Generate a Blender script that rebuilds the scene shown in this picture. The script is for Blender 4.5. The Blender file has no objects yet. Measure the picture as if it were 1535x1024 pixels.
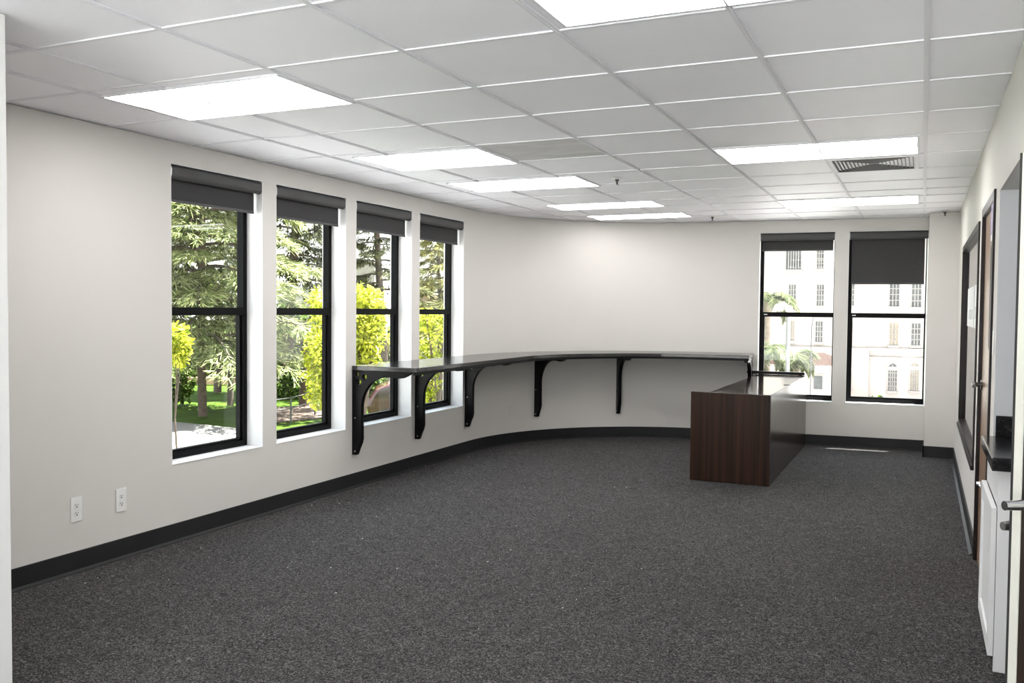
import bpy, bmesh, math, random
from mathutils import Vector, Matrix

random.seed(7)
PI = math.pi
scene = bpy.context.scene
COL = scene.collection

# ------------------------------------------------------------------ camera
W_PX, H_PX = 1535, 1024
F_PX = 1350.68
YAW, PITCH, ROLL = 0.4274, 0.0360, 0.0092
CAM_Z = 1.59


def rot(a, b, c):
    ca, sa, cb, sb, cc, sc = math.cos(a), math.sin(a), math.cos(b), math.sin(b), math.cos(c), math.sin(c)
    ry = Matrix(((ca, 0, sa), (0, 1, 0), (-sa, 0, ca)))
    rx = Matrix(((1, 0, 0), (0, cb, -sb), (0, sb, cb)))
    rz = Matrix(((cc, -sc, 0), (sc, cc, 0), (0, 0, 1)))
    return rz @ rx @ ry


RM = rot(YAW, PITCH, ROLL)


def w3(v):                       # (right, down, forward) -> blender world axes
    return Vector((v[0], v[2], -v[1]))


CR, CD, CF = w3(RM[0]), w3(RM[1]), w3(RM[2])
CAM = Vector((0, 0, CAM_Z))


def ray(px, py):
    return CR * ((px - W_PX / 2) / F_PX) + CD * ((py - H_PX / 2) / F_PX) + CF


def at(px, py, depth):           # a real place in the world seen along a sight line, at a real distance
    return CAM + ray(px, py) * depth


def on_z(px, py, z):
    r = ray(px, py)
    return CAM + r * ((z - CAM_Z) / r.z)


def on_y(px, py, y):
    r = ray(px, py)
    return CAM + r * (y / r.y)


cd = bpy.data.cameras.new('camera')
cam = bpy.data.objects.new('camera', cd)
COL.objects.link(cam)
cd.sensor_width = 36.0
cd.lens = F_PX / W_PX * 36.0
cd.clip_start = 0.05
cd.clip_end = 500
m = Matrix((CR, -CD, -CF)).transposed().to_4x4()
m.translation = CAM
cam.matrix_world = m
scene.camera = cam

# ------------------------------------------------------------------ materials


def new_mat(name):
    mt = bpy.data.materials.new(name)
    mt.use_nodes = True
    nt = mt.node_tree
    b = nt.nodes['Principled BSDF']
    return mt, nt, b


def plain(name, col, rough=0.5, metal=0.0, spec=0.5, noise=0.0, nscale=20.0, bump=0.0, bscale=200.0, coat=0.0):
    mt, nt, b = new_mat(name)
    b.inputs['Base Color'].default_value = (*col, 1)
    b.inputs['Roughness'].default_value = rough
    b.inputs['Metallic'].default_value = metal
    b.inputs['Specular IOR Level'].default_value = spec
    b.inputs['Coat Weight'].default_value = coat
    tc = nt.nodes.new('ShaderNodeTexCoord')
    if noise > 0:
        n = nt.nodes.new('ShaderNodeTexNoise')
        n.inputs['Scale'].default_value = nscale
        n.inputs['Detail'].default_value = 6
        nt.links.new(tc.outputs['Object'], n.inputs['Vector'])
        r = nt.nodes.new('ShaderNodeValToRGB')
        r.color_ramp.elements[0].position = 0.3
        r.color_ramp.elements[1].position = 0.7
        r.color_ramp.elements[0].color = (*[c * (1 - noise) for c in col], 1)
        r.color_ramp.elements[1].color = (*[min(1, c * (1 + noise)) for c in col], 1)
        nt.links.new(n.outputs['Fac'], r.inputs['Fac'])
        nt.links.new(r.outputs['Color'], b.inputs['Base Color'])
    if bump > 0:
        n2 = nt.nodes.new('ShaderNodeTexNoise')
        n2.inputs['Scale'].default_value = bscale
        n2.inputs['Detail'].default_value = 3
        nt.links.new(tc.outputs['Object'], n2.inputs['Vector'])
        bp = nt.nodes.new('ShaderNodeBump')
        bp.inputs['Strength'].default_value = bump
        bp.inputs['Distance'].default_value = 0.002
        nt.links.new(n2.outputs['Fac'], bp.inputs['Height'])
        nt.links.new(bp.outputs['Normal'], b.inputs['Normal'])
    return mt


M = {}
M['wall'] = plain('wall_paint', (0.665, 0.642, 0.618), 0.6, spec=0.3, noise=0.012, nscale=1.5, bump=0.12, bscale=350)
M['white'] = plain('white_trim_paint', (0.80, 0.80, 0.80), 0.45, noise=0.01, nscale=3)
M['tile'] = plain('ceiling_tile', (0.915, 0.915, 0.955), 0.5, spec=0.5, noise=0.015, nscale=2.2, bump=0.06, bscale=260)
M['tbar'] = plain('ceiling_grid_bar', (0.80, 0.80, 0.83), 0.5, spec=0.3, noise=0.02, nscale=5)
M['black'] = plain('black_window_metal', (0.004, 0.004, 0.0045), 0.5, spec=0.10, noise=0.1, nscale=8)
M['base'] = plain('charcoal_rubber_base', (0.016, 0.0165, 0.018), 0.5, spec=0.3, noise=0.12, nscale=4)
M['bracket'] = plain('black_painted_wood', (0.004, 0.004, 0.0045), 0.4, spec=0.15, noise=0.15, nscale=10)
M['shade'] = plain('charcoal_shade_fabric', (0.056, 0.055, 0.057), 0.8, spec=0.2, noise=0.04, nscale=30, bump=0.3, bscale=700)
M['shade_roll'] = plain('charcoal_fascia', (0.068, 0.067, 0.069), 0.55, spec=0.35, noise=0.03, nscale=20)
M['steel'] = plain('brushed_steel', (0.55, 0.55, 0.56), 0.3, metal=1.0, noise=0.05, nscale=60)
M['chrome'] = plain('polished_chrome', (0.8, 0.8, 0.82), 0.12, metal=1.0)
M['dark_metal'] = plain('dark_bronze_metal', (0.10, 0.095, 0.09), 0.3, metal=0.8)
M['plate'] = plain('white_plastic', (0.80, 0.80, 0.79), 0.35)
M['slot'] = plain('dark_slot', (0.03, 0.03, 0.03), 0.6)
M['vent'] = plain('vent_blades', (0.055, 0.053, 0.052), 0.55, noise=0.2, nscale=12)
M['stone'] = plain('black_stone_counter', (0.012, 0.012, 0.014), 0.16, noise=0.4, nscale=60)
M['frame_brown'] = plain('dark_brown_frame', (0.012, 0.006, 0.007), 0.4, spec=0.25, noise=0.1, nscale=6)
M['cabinet'] = plain('white_cabinet', (0.74, 0.74, 0.75), 0.4, noise=0.01, nscale=4)
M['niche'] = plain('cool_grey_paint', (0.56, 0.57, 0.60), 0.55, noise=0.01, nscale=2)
M['edge_pale'] = plain('pale_door_edge', (0.60, 0.60, 0.55), 0.5, noise=0.04, nscale=8)
M['paper'] = plain('white_paper', (0.82, 0.82, 0.84), 0.6)
M['purple'] = plain('violet_print', (0.45, 0.38, 0.62), 0.6, noise=0.4, nscale=25)
M['debris'] = plain('pale_lint', (0.6, 0.58, 0.55), 0.8)


def wood(name, c1, c2, rough, sc=(18, 18, 1.2), coat=0.0, spec=0.5):
    mt, nt, b = new_mat(name)
    tc = nt.nodes.new('ShaderNodeTexCoord')
    mp = nt.nodes.new('ShaderNodeMapping')
    mp.inputs['Scale'].default_value = sc
    n = nt.nodes.new('ShaderNodeTexNoise')
    n.inputs['Scale'].default_value = 1.0
    n.inputs['Detail'].default_value = 8
    n.inputs['Roughness'].default_value = 0.6
    n.inputs['Distortion'].default_value = 0.3
    r = nt.nodes.new('ShaderNodeValToRGB')
    r.color_ramp.elements[0].position = 0.35
    r.color_ramp.elements[1].position = 0.68
    r.color_ramp.elements[0].color = (*c1, 1)
    r.color_ramp.elements[1].color = (*c2, 1)
    nt.links.new(tc.outputs['Object'], mp.inputs['Vector'])
    nt.links.new(mp.outputs['Vector'], n.inputs['Vector'])
    nt.links.new(n.outputs['Fac'], r.inputs['Fac'])
    nt.links.new(r.outputs['Color'], b.inputs['Base Color'])
    b.inputs['Roughness'].default_value = rough
    b.inputs['Specular IOR Level'].default_value = spec
    b.inputs['Coat Weight'].default_value = coat
    b.inputs['Coat Roughness'].default_value = 0.1
    return mt


M['walnut'] = wood('espresso_walnut_laminate', (0.008, 0.0045, 0.0035), (0.042, 0.018, 0.010), 0.32, sc=(20, 20, 0.35), spec=0.15)
M['walnut_side'] = wood('glossy_walnut_side', (0.014, 0.009, 0.007), (0.045, 0.026, 0.018), 0.2, sc=(20, 20, 0.35), spec=0.6)
M['walnut_top'] = wood('espresso_walnut_top', (0.014, 0.008, 0.007), (0.042, 0.021, 0.016), 0.11, sc=(18, 1.2, 18), coat=0.5)
M['countertop'] = plain('dark_laminate_top', (0.030, 0.028, 0.028), 0.17, noise=0.2, nscale=12)
M['door_wood'] = wood('brown_door_veneer', (0.20, 0.12, 0.075), (0.34, 0.22, 0.14), 0.28)
M['door_dark'] = wood('dark_door_veneer', (0.012, 0.009, 0.008), (0.040, 0.022, 0.014), 0.4)


def carpet():
    mt, nt, b = new_mat('charcoal_loop_carpet')
    tc = nt.nodes.new('ShaderNodeTexCoord')
    n1 = nt.nodes.new('ShaderNodeTexNoise')
    n1.inputs['Scale'].default_value = 36
    n1.inputs['Detail'].default_value = 2.5
    n1.inputs['Distortion'].default_value = 3.4
    n2 = nt.nodes.new('ShaderNodeTexNoise')
    n2.inputs['Scale'].default_value = 190
    n2.inputs['Detail'].default_value = 2
    n3 = nt.nodes.new('ShaderNodeTexNoise')
    n3.inputs['Scale'].default_value = 0.9
    n3.inputs['Detail'].default_value = 3
    r1 = nt.nodes.new('ShaderNodeValToRGB')
    e = r1.color_ramp.elements
    e[0].position, e[1].position = 0.36, 0.66
    e[0].color = (0.014, 0.0137, 0.0143, 1)
    e[1].color = (0.150, 0.146, 0.146, 1)
    k = r1.color_ramp.elements.new(0.49)
    k.color = (0.038, 0.037, 0.038, 1)
    k = r1.color_ramp.elements.new(0.53)
    k.color = (0.066, 0.0645, 0.065, 1)
    mx = nt.nodes.new('ShaderNodeMix')
    mx.data_type = 'RGBA'
    mx.blend_type = 'MULTIPLY'
    mx.inputs['Factor'].default_value = 0.8
    r2 = nt.nodes.new('ShaderNodeValToRGB')
    r2.color_ramp.elements[0].position = 0.35
    r2.color_ramp.elements[1].position = 0.65
    r2.color_ramp.elements[0].color = (0.42, 0.42, 0.42, 1)
    r2.color_ramp.elements[1].color = (1.45, 1.42, 1.42, 1)
    mx2 = nt.nodes.new('ShaderNodeMix')
    mx2.data_type = 'RGBA'
    mx2.blend_type = 'MULTIPLY'
    mx2.inputs['Factor'].default_value = 0.35
    r3 = nt.nodes.new('ShaderNodeValToRGB')
    r3.color_ramp.elements[0].position = 0.35
    r3.color_ramp.elements[1].position = 0.65
    r3.color_ramp.elements[0].color = (0.8, 0.8, 0.8, 1)
    r3.color_ramp.elements[1].color = (1.1, 1.1, 1.1, 1)
    for n in (n1, n2, n3):
        nt.links.new(tc.outputs['Object'], n.inputs['Vector'])
    nt.links.new(n1.outputs['Fac'], r1.inputs['Fac'])
    nt.links.new(n2.outputs['Fac'], r2.inputs['Fac'])
    nt.links.new(n3.outputs['Fac'], r3.inputs['Fac'])
    nt.links.new(r1.outputs['Color'], mx.inputs[6])
    nt.links.new(r2.outputs['Color'], mx.inputs[7])
    nt.links.new(mx.outputs[2], mx2.inputs[6])
    nt.links.new(r3.outputs['Color'], mx2.inputs[7])
    nt.links.new(mx2.outputs[2], b.inputs['Base Color'])
    b.inputs['Roughness'].default_value = 0.95
    b.inputs['Specular IOR Level'].default_value = 0.15
    bp = nt.nodes.new('ShaderNodeBump')
    bp.inputs['Strength'].default_value = 0.5
    bp.inputs['Distance'].default_value = 0.004
    nt.links.new(n1.outputs['Fac'], bp.inputs['Height'])
    nt.links.new(bp.outputs['Normal'], b.inputs['Normal'])
    return mt


M['carpet'] = carpet()


def glass(name, refl=1.0, tint=(1, 1, 1)):
    mt = bpy.data.materials.new(name)
    mt.use_nodes = True
    nt = mt.node_tree
    nt.nodes.clear()
    out = nt.nodes.new('ShaderNodeOutputMaterial')
    tr = nt.nodes.new('ShaderNodeBsdfTransparent')
    tr.inputs['Color'].default_value = (*tint, 1)
    gl = nt.nodes.new('ShaderNodeBsdfGlossy')
    gl.inputs['Roughness'].default_value = 0.02
    lw = nt.nodes.new('ShaderNodeLayerWeight')       # Schlick reflectance of a thin pane
    lw.inputs['Blend'].default_value = 0.5
    pw = nt.nodes.new('ShaderNodeMath')
    pw.operation = 'POWER'
    pw.inputs[1].default_value = 5.0
    ma = nt.nodes.new('ShaderNodeMath')
    ma.operation = 'MULTIPLY_ADD'
    ma.inputs[1].default_value = 0.96
    ma.inputs[2].default_value = 0.02
    ml = nt.nodes.new('ShaderNodeMath')
    ml.operation = 'MULTIPLY'
    ml.inputs[1].default_value = refl
    mx = nt.nodes.new('ShaderNodeMixShader')
    nt.links.new(lw.outputs['Facing'], pw.inputs[0])
    nt.links.new(pw.outputs[0], ma.inputs[0])
    nt.links.new(ma.outputs[0], ml.inputs[0])
    nt.links.new(ml.outputs[0], mx.inputs[0])
    nt.links.new(tr.outputs[0], mx.inputs[1])
    nt.links.new(gl.outputs[0], mx.inputs[2])
    nt.links.new(mx.outputs[0], out.inputs[0])
    return mt


M['glass'] = glass('window_glass', 1.0, (0.97, 0.985, 0.975))
M['glass_green'] = glass('green_partition_glass', 1.5, (0.86, 0.93, 0.89))


def diffuser_mat():
    # a lensed cover over two fluorescent tubes running along local x: brighter over each tube
    mt = bpy.data.materials.new('fluorescent_diffuser')
    mt.use_nodes = True
    nt = mt.node_tree
    nt.nodes.clear()
    out = nt.nodes.new('ShaderNodeOutputMaterial')
    em = nt.nodes.new('ShaderNodeEmission')
    tc = nt.nodes.new('ShaderNodeTexCoord')
    sp = nt.nodes.new('ShaderNodeSeparateXYZ')
    ab = nt.nodes.new('ShaderNodeMath'); ab.operation = 'ABSOLUTE'
    sb = nt.nodes.new('ShaderNodeMath'); sb.operation = 'SUBTRACT'; sb.inputs[1].default_value = 0.24
    ab2 = nt.nodes.new('ShaderNodeMath'); ab2.operation = 'ABSOLUTE'
    rs = nt.nodes.new('ShaderNodeValToRGB')
    rs.color_ramp.interpolation = 'EASE'
    rs.color_ramp.elements[0].position = 0.0
    rs.color_ramp.elements[0].color = (1, 1, 1, 1)
    rs.color_ramp.elements[1].position = 0.26
    rs.color_ramp.elements[1].color = (0, 0, 0, 1)
    mul = nt.nodes.new('ShaderNodeMath'); mul.operation = 'MULTIPLY_ADD'
    mul.inputs[1].default_value = LAMP_HOT
    mul.inputs[2].default_value = LAMP_LOW
    em.inputs['Color'].default_value = (1.0, 0.98, 0.95, 1)
    nt.links.new(tc.outputs['Object'], sp.inputs[0])
    nt.links.new(sp.outputs['Y'], ab.inputs[0])
    nt.links.new(ab.outputs[0], sb.inputs[0])
    nt.links.new(sb.outputs[0], ab2.inputs[0])
    nt.links.new(ab2.outputs[0], rs.inputs['Fac'])
    nt.links.new(rs.outputs['Color'], mul.inputs[0])
    nt.links.new(mul.outputs[0], em.inputs['Strength'])
    nt.links.new(em.outputs[0], out.inputs[0])
    return mt


LAMP_HOT, LAMP_LOW = 7.6, 0.50
M['diffuser'] = diffuser_mat()


def leaf_mat(name, cols, transl=0.35, rough=0.6):
    mt = bpy.data.materials.new(name)
    mt.use_nodes = True
    nt = mt.node_tree
    nt.nodes.clear()
    out = nt.nodes.new('ShaderNodeOutputMaterial')
    g = nt.nodes.new('ShaderNodeNewGeometry')
    r = nt.nodes.new('ShaderNodeValToRGB')
    el = r.color_ramp.elements
    el[0].color = (*cols[0], 1)
    el[1].color = (*cols[-1], 1)
    for i, c in enumerate(cols[1:-1]):
        k = el.new((i + 1) / (len(cols) - 1))
        k.color = (*c, 1)
    d = nt.nodes.new('ShaderNodeBsdfDiffuse')
    t = nt.nodes.new('ShaderNodeBsdfTranslucent')
    mx = nt.nodes.new('ShaderNodeMixShader')
    mx.inputs[0].default_value = transl
    nt.links.new(g.outputs['Random Per Island'], r.inputs['Fac'])
    nt.links.new(r.outputs['Color'], d.inputs['Color'])
    nt.links.new(r.outputs['Color'], t.inputs['Color'])
    nt.links.new(d.outputs[0], mx.inputs[1])
    nt.links.new(t.outputs[0], mx.inputs[2])
    nt.links.new(mx.outputs[0], out.inputs[0])
    return mt


M['needle'] = leaf_mat('cedar_needles', [(0.04, 0.06, 0.03), (0.18, 0.22, 0.085), (0.38, 0.41, 0.19), (0.58, 0.57, 0.33)])
M['needle_dark'] = leaf_mat('dark_cedar_needles', [(0.014, 0.022, 0.013), (0.055, 0.068, 0.030), (0.15, 0.165, 0.07), (0.34, 0.33, 0.16)])
M['needle_gold'] = leaf_mat('golden_conifer_needles', [(0.12, 0.14, 0.04), (0.32, 0.33, 0.11), (0.50, 0.47, 0.19), (0.62, 0.56, 0.32)])
M['maple'] = leaf_mat('lime_leaves', [(0.12, 0.17, 0.012), (0.32, 0.36, 0.025), (0.52, 0.53, 0.05), (0.66, 0.64, 0.14)], 0.5)
M['bush'] = leaf_mat('shrub_leaves', [(0.015, 0.03, 0.008), (0.04, 0.07, 0.015), (0.09, 0.14, 0.03), (0.18, 0.22, 0.07)])
M['palm'] = leaf_mat('palm_leaves', [(0.035, 0.05, 0.025), (0.075, 0.095, 0.045), (0.13, 0.15, 0.075), (0.21, 0.22, 0.12)])
M['bark'] = plain('grey_brown_bark', (0.09, 0.065, 0.05), 0.9, noise=0.35, nscale=6)
M['bark_pale'] = plain('pale_bark', (0.17, 0.14, 0.11), 0.9, noise=0.25, nscale=6)
M['grass'] = plain('lawn_grass', (0.034, 0.064, 0.005), 0.9, spec=0.1, noise=0.45, nscale=0.5)
M['concrete'] = plain('pale_concrete', (0.15, 0.138, 0.13), 0.9, noise=0.1, nscale=1.2)
M['mulch'] = plain('brown_mulch', (0.09, 0.06, 0.045), 0.9, noise=0.3, nscale=3)
M['house'] = plain('beige_stucco', (0.36, 0.33, 0.29), 0.9, noise=0.05, nscale=1)
M['brick'] = plain('salmon_plaster', (0.40, 0.24, 0.19), 0.9, noise=0.12, nscale=2)
M['roofing'] = plain('brown_roof_tile', (0.030, 0.018, 0.015), 0.95, spec=0.0, noise=0.2, nscale=3)
M['facade'] = plain('cream_pink_stucco', (0.395, 0.355, 0.33), 0.95, spec=0.1, noise=0.015, nscale=0.4)
M['facade_band'] = plain('blush_moulding', (0.36, 0.305, 0.275), 0.9, noise=0.02, nscale=0.5)
M['win_dark'] = plain('grey_window_glazing', (0.055, 0.058, 0.06), 0.3, noise=0.5, nscale=1.6)
M['win_blind'] = plain('cream_blind_glazing', (0.19, 0.16, 0.12), 0.5, noise=0.2, nscale=1.2)
M['win_bar'] = plain('pale_glazing_bars', (0.25, 0.235, 0.22), 0.6)
M['car_paint'] = plain('dark_red_car_paint', (0.05, 0.012, 0.012), 0.25, coat=0.6)
M['car_glass'] = plain('car_glass', (0.035, 0.016, 0.016), 0.08, noise=0.3, nscale=3)
M['rubber'] = plain('tyre_rubber', (0.02, 0.02, 0.02), 0.8)
M['rail'] = plain('dark_rail_metal', (0.06, 0.06, 0.06), 0.5)
M['post_white'] = plain('white_lamp_post', (0.17, 0.17, 0.175), 0.5)
M['globe'] = plain('white_lamp_globe', (0.4, 0.4, 0.41), 0.25)

# ------------------------------------------------------------------ mesh builders


class MB:
    def __init__(self):
        self.v, self.f, self.mi, self.sm = [], [], [], []

    def add(self, vs, fs, mi=0, smooth=False, xf=None):
        o = len(self.v)
        self.v += [tuple(xf(Vector(p))) if xf else tuple(p) for p in vs]
        self.f += [tuple(i + o for i in f) for f in fs]
        self.mi += [mi] * len(fs)
        self.sm += [smooth] * len(fs)
        return self

    def box(self, x0, x1, y0, y1, z0, z1, mi=0, xf=None):
        vs = [(x0, y0, z0), (x1, y0, z0), (x1, y1, z0), (x0, y1, z0), (x0, y0, z1), (x1, y0, z1), (x1, y1, z1), (x0, y1, z1)]
        fs = [(3, 2, 1, 0), (4, 5, 6, 7), (0, 1, 5, 4), (1, 2, 6, 5), (2, 3, 7, 6), (3, 0, 4, 7)]
        return self.add(vs, fs, mi, False, xf)

    def prism(self, poly, axis, a0, a1, mi=0, xf=None, smooth=False):
        # poly: 2-D points; extruded along axis ('x','y','z') from a0 to a1
        def put(p, a):
            return (a, p[0], p[1]) if axis == 'x' else (p[0], a, p[1]) if axis == 'y' else (p[0], p[1], a)
        n = len(poly)
        vs = [put(p, a0) for p in poly] + [put(p, a1) for p in poly]
        self.add(vs, [tuple(range(n)), tuple(range(2 * n - 1, n - 1, -1))], mi, False, xf)
        o = len(self.v) - 2 * n
        for i in range(n):
            j = (i + 1) % n
            self.f.append((o + i, o + n + i, o + n + j, o + j))
            self.mi.append(mi)
            self.sm.append(smooth)
        return self

    def tube(self, pts, rads, seg=8, mi=0, caps=True, smooth=True, xf=None):
        pts = [Vector(p) for p in pts]
        vs, fs = [], []
        up0 = None
        for i, p in enumerate(pts):
            t = (pts[min(i + 1, len(pts) - 1)] - pts[max(i - 1, 0)])
            if t.length < 1e-9:
                t = Vector((0, 0, 1))
            t.normalize()
            if up0 is None:
                up0 = Vector((0, 0, 1)) if abs(t.z) < 0.9 else Vector((1, 0, 0))
            a = up0.cross(t)
            if a.length < 1e-6:
                a = Vector((0, 1, 0)).cross(t)
            a.normalize()
            b = t.cross(a)
            up0 = b
            r = rads[i] if isinstance(rads, (list, tuple)) else rads
            for k in range(seg):
                an = 2 * PI * k / seg
                vs.append(p + a * (r * math.cos(an)) + b * (r * math.sin(an)))
        n = len(pts)
        for i in range(n - 1):
            for k in range(seg):
                k2 = (k + 1) % seg
                fs.append((i * seg + k, i * seg + k2, (i + 1) * seg + k2, (i + 1) * seg + k))
        self.add(vs, fs, mi, smooth, xf)
        if caps:
            self.add(vs[:seg], [tuple(range(seg - 1, -1, -1))], mi, False, xf)
            self.add(vs[-seg:], [tuple(range(seg))], mi, False, xf)
        return self

    def lathe(self, prof, centre, seg=20, mi=0, xf=None):
        # prof: (radius, z) pairs about a vertical axis
        vs, fs = [], []
        for r, z in prof:
            for k in range(seg):
                a = 2 * PI * k / seg
                vs.append((centre[0] + r * math.cos(a), centre[1] + r * math.sin(a), centre[2] + z))
        for i in range(len(prof) - 1):
            for k in range(seg):
                k2 = (k + 1) % seg
                fs.append((i * seg + k, i * seg + k2, (i + 1) * seg + k2, (i + 1) * seg + k))
        return self.add(vs, fs, mi, True, xf)

    def build(self, name, mats, parent=None, origin=None, bevel=0.0, fix=True):
        me = bpy.data.meshes.new(name)
        vs = self.v
        if origin is not None:
            ox, oy, oz = origin
            vs = [(x - ox, y - oy, z - oz) for x, y, z in vs]
        me.from_pydata(vs, [], self.f)
        if not isinstance(mats, (list, tuple)):
            mats = [mats]
        for q in mats:
            me.materials.append(q)
        me.polygons.foreach_set('material_index', self.mi)
        me.polygons.foreach_set('use_smooth', self.sm)
        me.update()
        if fix:
            bm = bmesh.new()
            bm.from_mesh(me)
            bmesh.ops.recalc_face_normals(bm, faces=bm.faces)
            bm.to_mesh(me)
            bm.free()
        o = bpy.data.objects.new(name, me)
        COL.objects.link(o)
        if origin is not None:
            o.location = origin
        if bevel > 0:
            md = o.modifiers.new('bevel', 'BEVEL')
            md.width = bevel
            md.segments = 2
            md.limit_method = 'ANGLE'
            md.angle_limit = math.radians(40)
        if parent is not None:
            o.parent = parent
            if origin is None:
                pass
        return o


def empty(name, loc, label, cat, group=None, rz=0.0):
    o = bpy.data.objects.new(name, None)
    o.empty_display_size = 0.1
    COL.objects.link(o)
    o.location = loc
    o.rotation_euler = (0, 0, rz)
    return tag(o, label, cat, group)


def tag(o, label=None, cat=None, group=None, kind=None):
    if label: o['label'] = label
    if cat: o['category'] = cat
    if group: o['group'] = group
    if kind: o['kind'] = kind
    return o


def copy_tree(o, parent=None):
    kids = [c for c in bpy.data.objects if c.parent == o]
    c = o.copy()
    COL.objects.link(c)
    c.parent = parent
    for k in kids:
        copy_tree(k, c)
    return c


def smooth_angle(o, deg=35):
    for p in o.data.polygons:
        p.use_smooth = True
    try:
        o.data.set_sharp_from_angle(angle=math.radians(deg))
    except Exception:
        pass


# ------------------------------------------------------------------ room dimensions
XL, XR = -4.56, 0.342
CH = 2.683
SILL, HEAD = 0.522, 2.538
TH = 0.25
GD = 0.15                       # set-back of the sash from the wall face
# curved corner
CX, CY, CRAD = XL + 2.3, 8.875, 2.3
KS = 0.0762
KANG = math.atan(KS)
KX, KY = CX - CRAD * math.sin(KANG), CY + CRAD * math.cos(KANG)
KU = Vector((math.cos(KANG), math.sin(KANG), 0))
KV = Vector((-math.sin(KANG), math.cos(KANG), 0))


def kxf(p):                      # back wall frame: u along the wall, v outward, z up
    return Vector((KX, KY, 0)) + KU * p.x + KV * p.y + Vector((0, 0, p.z))


def lxf(p):                      # left wall frame: u along +y, v outward (-x), z up
    return Vector((XL - p.y, p.x, p.z))


def arc_pts(r, n=36):
    out = []
    for i in range(n + 1):
        a = PI - (PI / 2 - KANG) * i / n
        out.append((CX + r * math.cos(a), CY + r * math.sin(a)))
    return out


def wall_with_holes(u0, u1, holes, xf, th=TH, z1=CH):
    b = MB()
    us = [u0]
    for h in holes:
        us += [h[0], h[1]]
    us.append(u1)
    for i in range(0, len(us), 2):
        if us[i + 1] - us[i] > 1e-4:
            b.box(us[i], us[i + 1], 0, th, 0, z1, 0, xf)
    for h in holes:
        if h[2] > 0:
            b.box(h[0], h[1], 0, th, 0, h[2], 0, xf)
        b.box(h[0], h[1], 0, th, h[3], z1, 0, xf)
    return b


LW = [(4.527, 5.443), (5.598, 6.527), (6.678, 7.634), (7.779, 8.728)]
KWIN = [(0.6158, 1.482), (1.630, 2.486)]
KEND = 3.05

# floor, ceiling ----------------------------------------------------
b = MB().box(-5.0, 2.6, -2.2, 12.0, -0.2, 0.0)
tag(b.build('floor', M['carpet']), 'charcoal grey loop-pile carpet with a squiggle pattern', 'floor', kind='structure')

COLS = [0.68, -0.010, -0.660, -1.335, -2.040, -2.765, -3.505, -3.945]
ROWS = [-1.30, -0.62, 0.04, 0.71, 1.37, 2.03, 2.70, 3.335, 4.02, 4.715, 5.43, 6.14, 6.84, 7.53, 8.16, 8.77, 9.28, 9.92, 10.42, 10.98]
b = MB()
TZ = CH + 0.005
xs = sorted([-4.81] + COLS + [2.6])
ys = [-2.2] + ROWS + [11.46]
for i in range(len(xs) - 1):
    for j in range(len(ys) - 1):
        cx_, cy_ = (xs[i] + xs[i + 1]) / 2, (ys[j] + ys[j + 1]) / 2
        stained = (-2.75 < cx_ < -2.05 and 5.45 < cy_ < 6.1)
        b.box(xs[i], xs[i + 1], ys[j], ys[j + 1], TZ, TZ + 0.10, 2 if stained else 0)
for x in COLS:
    b.box(x - 0.012, x + 0.012, -2.2, 11.46, CH - 0.002, TZ + 0.01, 1)
    b.box(x - 0.004, x + 0.004, -2.2, 11.46, CH - 0.006, CH, 1)
for y in ROWS:
    b.box(-4.81, 2.6, y - 0.010, y + 0.010, CH - 0.001, TZ + 0.01, 1)


def stained_tile():
    mt = plain('stained_ceiling_tile', (0.62, 0.61, 0.60), 0.9, spec=0.1)
    nt = mt.node_tree
    bs = nt.nodes['Principled BSDF']
    tc = nt.nodes.new('ShaderNodeTexCoord')
    mp = nt.nodes.new('ShaderNodeMapping')
    mp.inputs['Scale'].default_value = (1.2, 3.5, 1)
    n = nt.nodes.new('ShaderNodeTexNoise')
    n.inputs['Scale'].default_value = 1.6
    n.inputs['Distortion'].default_value = 1.2
    r = nt.nodes.new('ShaderNodeValToRGB')
    r.color_ramp.elements[0].position = 0.4
    r.color_ramp.elements[1].position = 0.65
    r.color_ramp.elements[0].color = (0.60, 0.59, 0.59, 1)
    r.color_ramp.elements[1].color = (0.70, 0.69, 0.70, 1)
    nt.links.new(tc.outputs['Object'], mp.inputs[0])
    nt.links.new(mp.outputs[0], n.inputs['Vector'])
    nt.links.new(n.outputs['Fac'], r.inputs['Fac'])
    nt.links.new(r.outputs['Color'], bs.inputs['Base Color'])
    return mt


tag(b.build('ceiling', [M['tile'], M['tbar'], stained_tile()], fix=False), 'white suspended ceiling of tiles in a metal grid', 'ceiling', kind='structure')

# walls -------------------------------------------------------------
b = wall_with_holes(-2.2, CY, [(a, c, SILL, HEAD) for a, c in LW], lxf)
tag(b.build('wall_left', M['wall']), 'pale grey wall with four tall windows', 'wall', kind='structure')

b = MB()
inn, outn = arc_pts(CRAD), arc_pts(CRAD + TH)
n = len(inn)
vs = [(p[0], p[1], 0) for p in inn] + [(p[0], p[1], CH) for p in inn] + [(p[0], p[1], 0) for p in outn] + [(p[0], p[1], CH) for p in outn]
fs = [(i, i + 1, n + i + 1, n + i) for i in range(n - 1)] + [(2 * n + i + 1, 2 * n + i, 3 * n + i, 3 * n + i + 1) for i in range(n - 1)]
b.add(vs, fs, 0, True)
tag(b.build('wall_curved', M['wall'], fix=False), 'pale grey curved wall in the far left corner', 'wall', kind='structure')

b = wall_with_holes(0, KEND, [(a, c, SILL - .004, HEAD) for a, c in KWIN], kxf)
tag(b.build('wall_back', M['wall']), 'pale grey back wall with two tall windows', 'wall', kind='structure')

b = MB().box(0.043, 0.62, 10.895, 11.33, 0, CH)
tag(b.build('wall_column', M['wall']), 'pale boxed column in the far right corner', 'wall', kind='structure')

IW = (6.90, 9.62, 0.535, 2.215)
DR = (5.46, 6.53, 0.0, 2.255)


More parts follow.
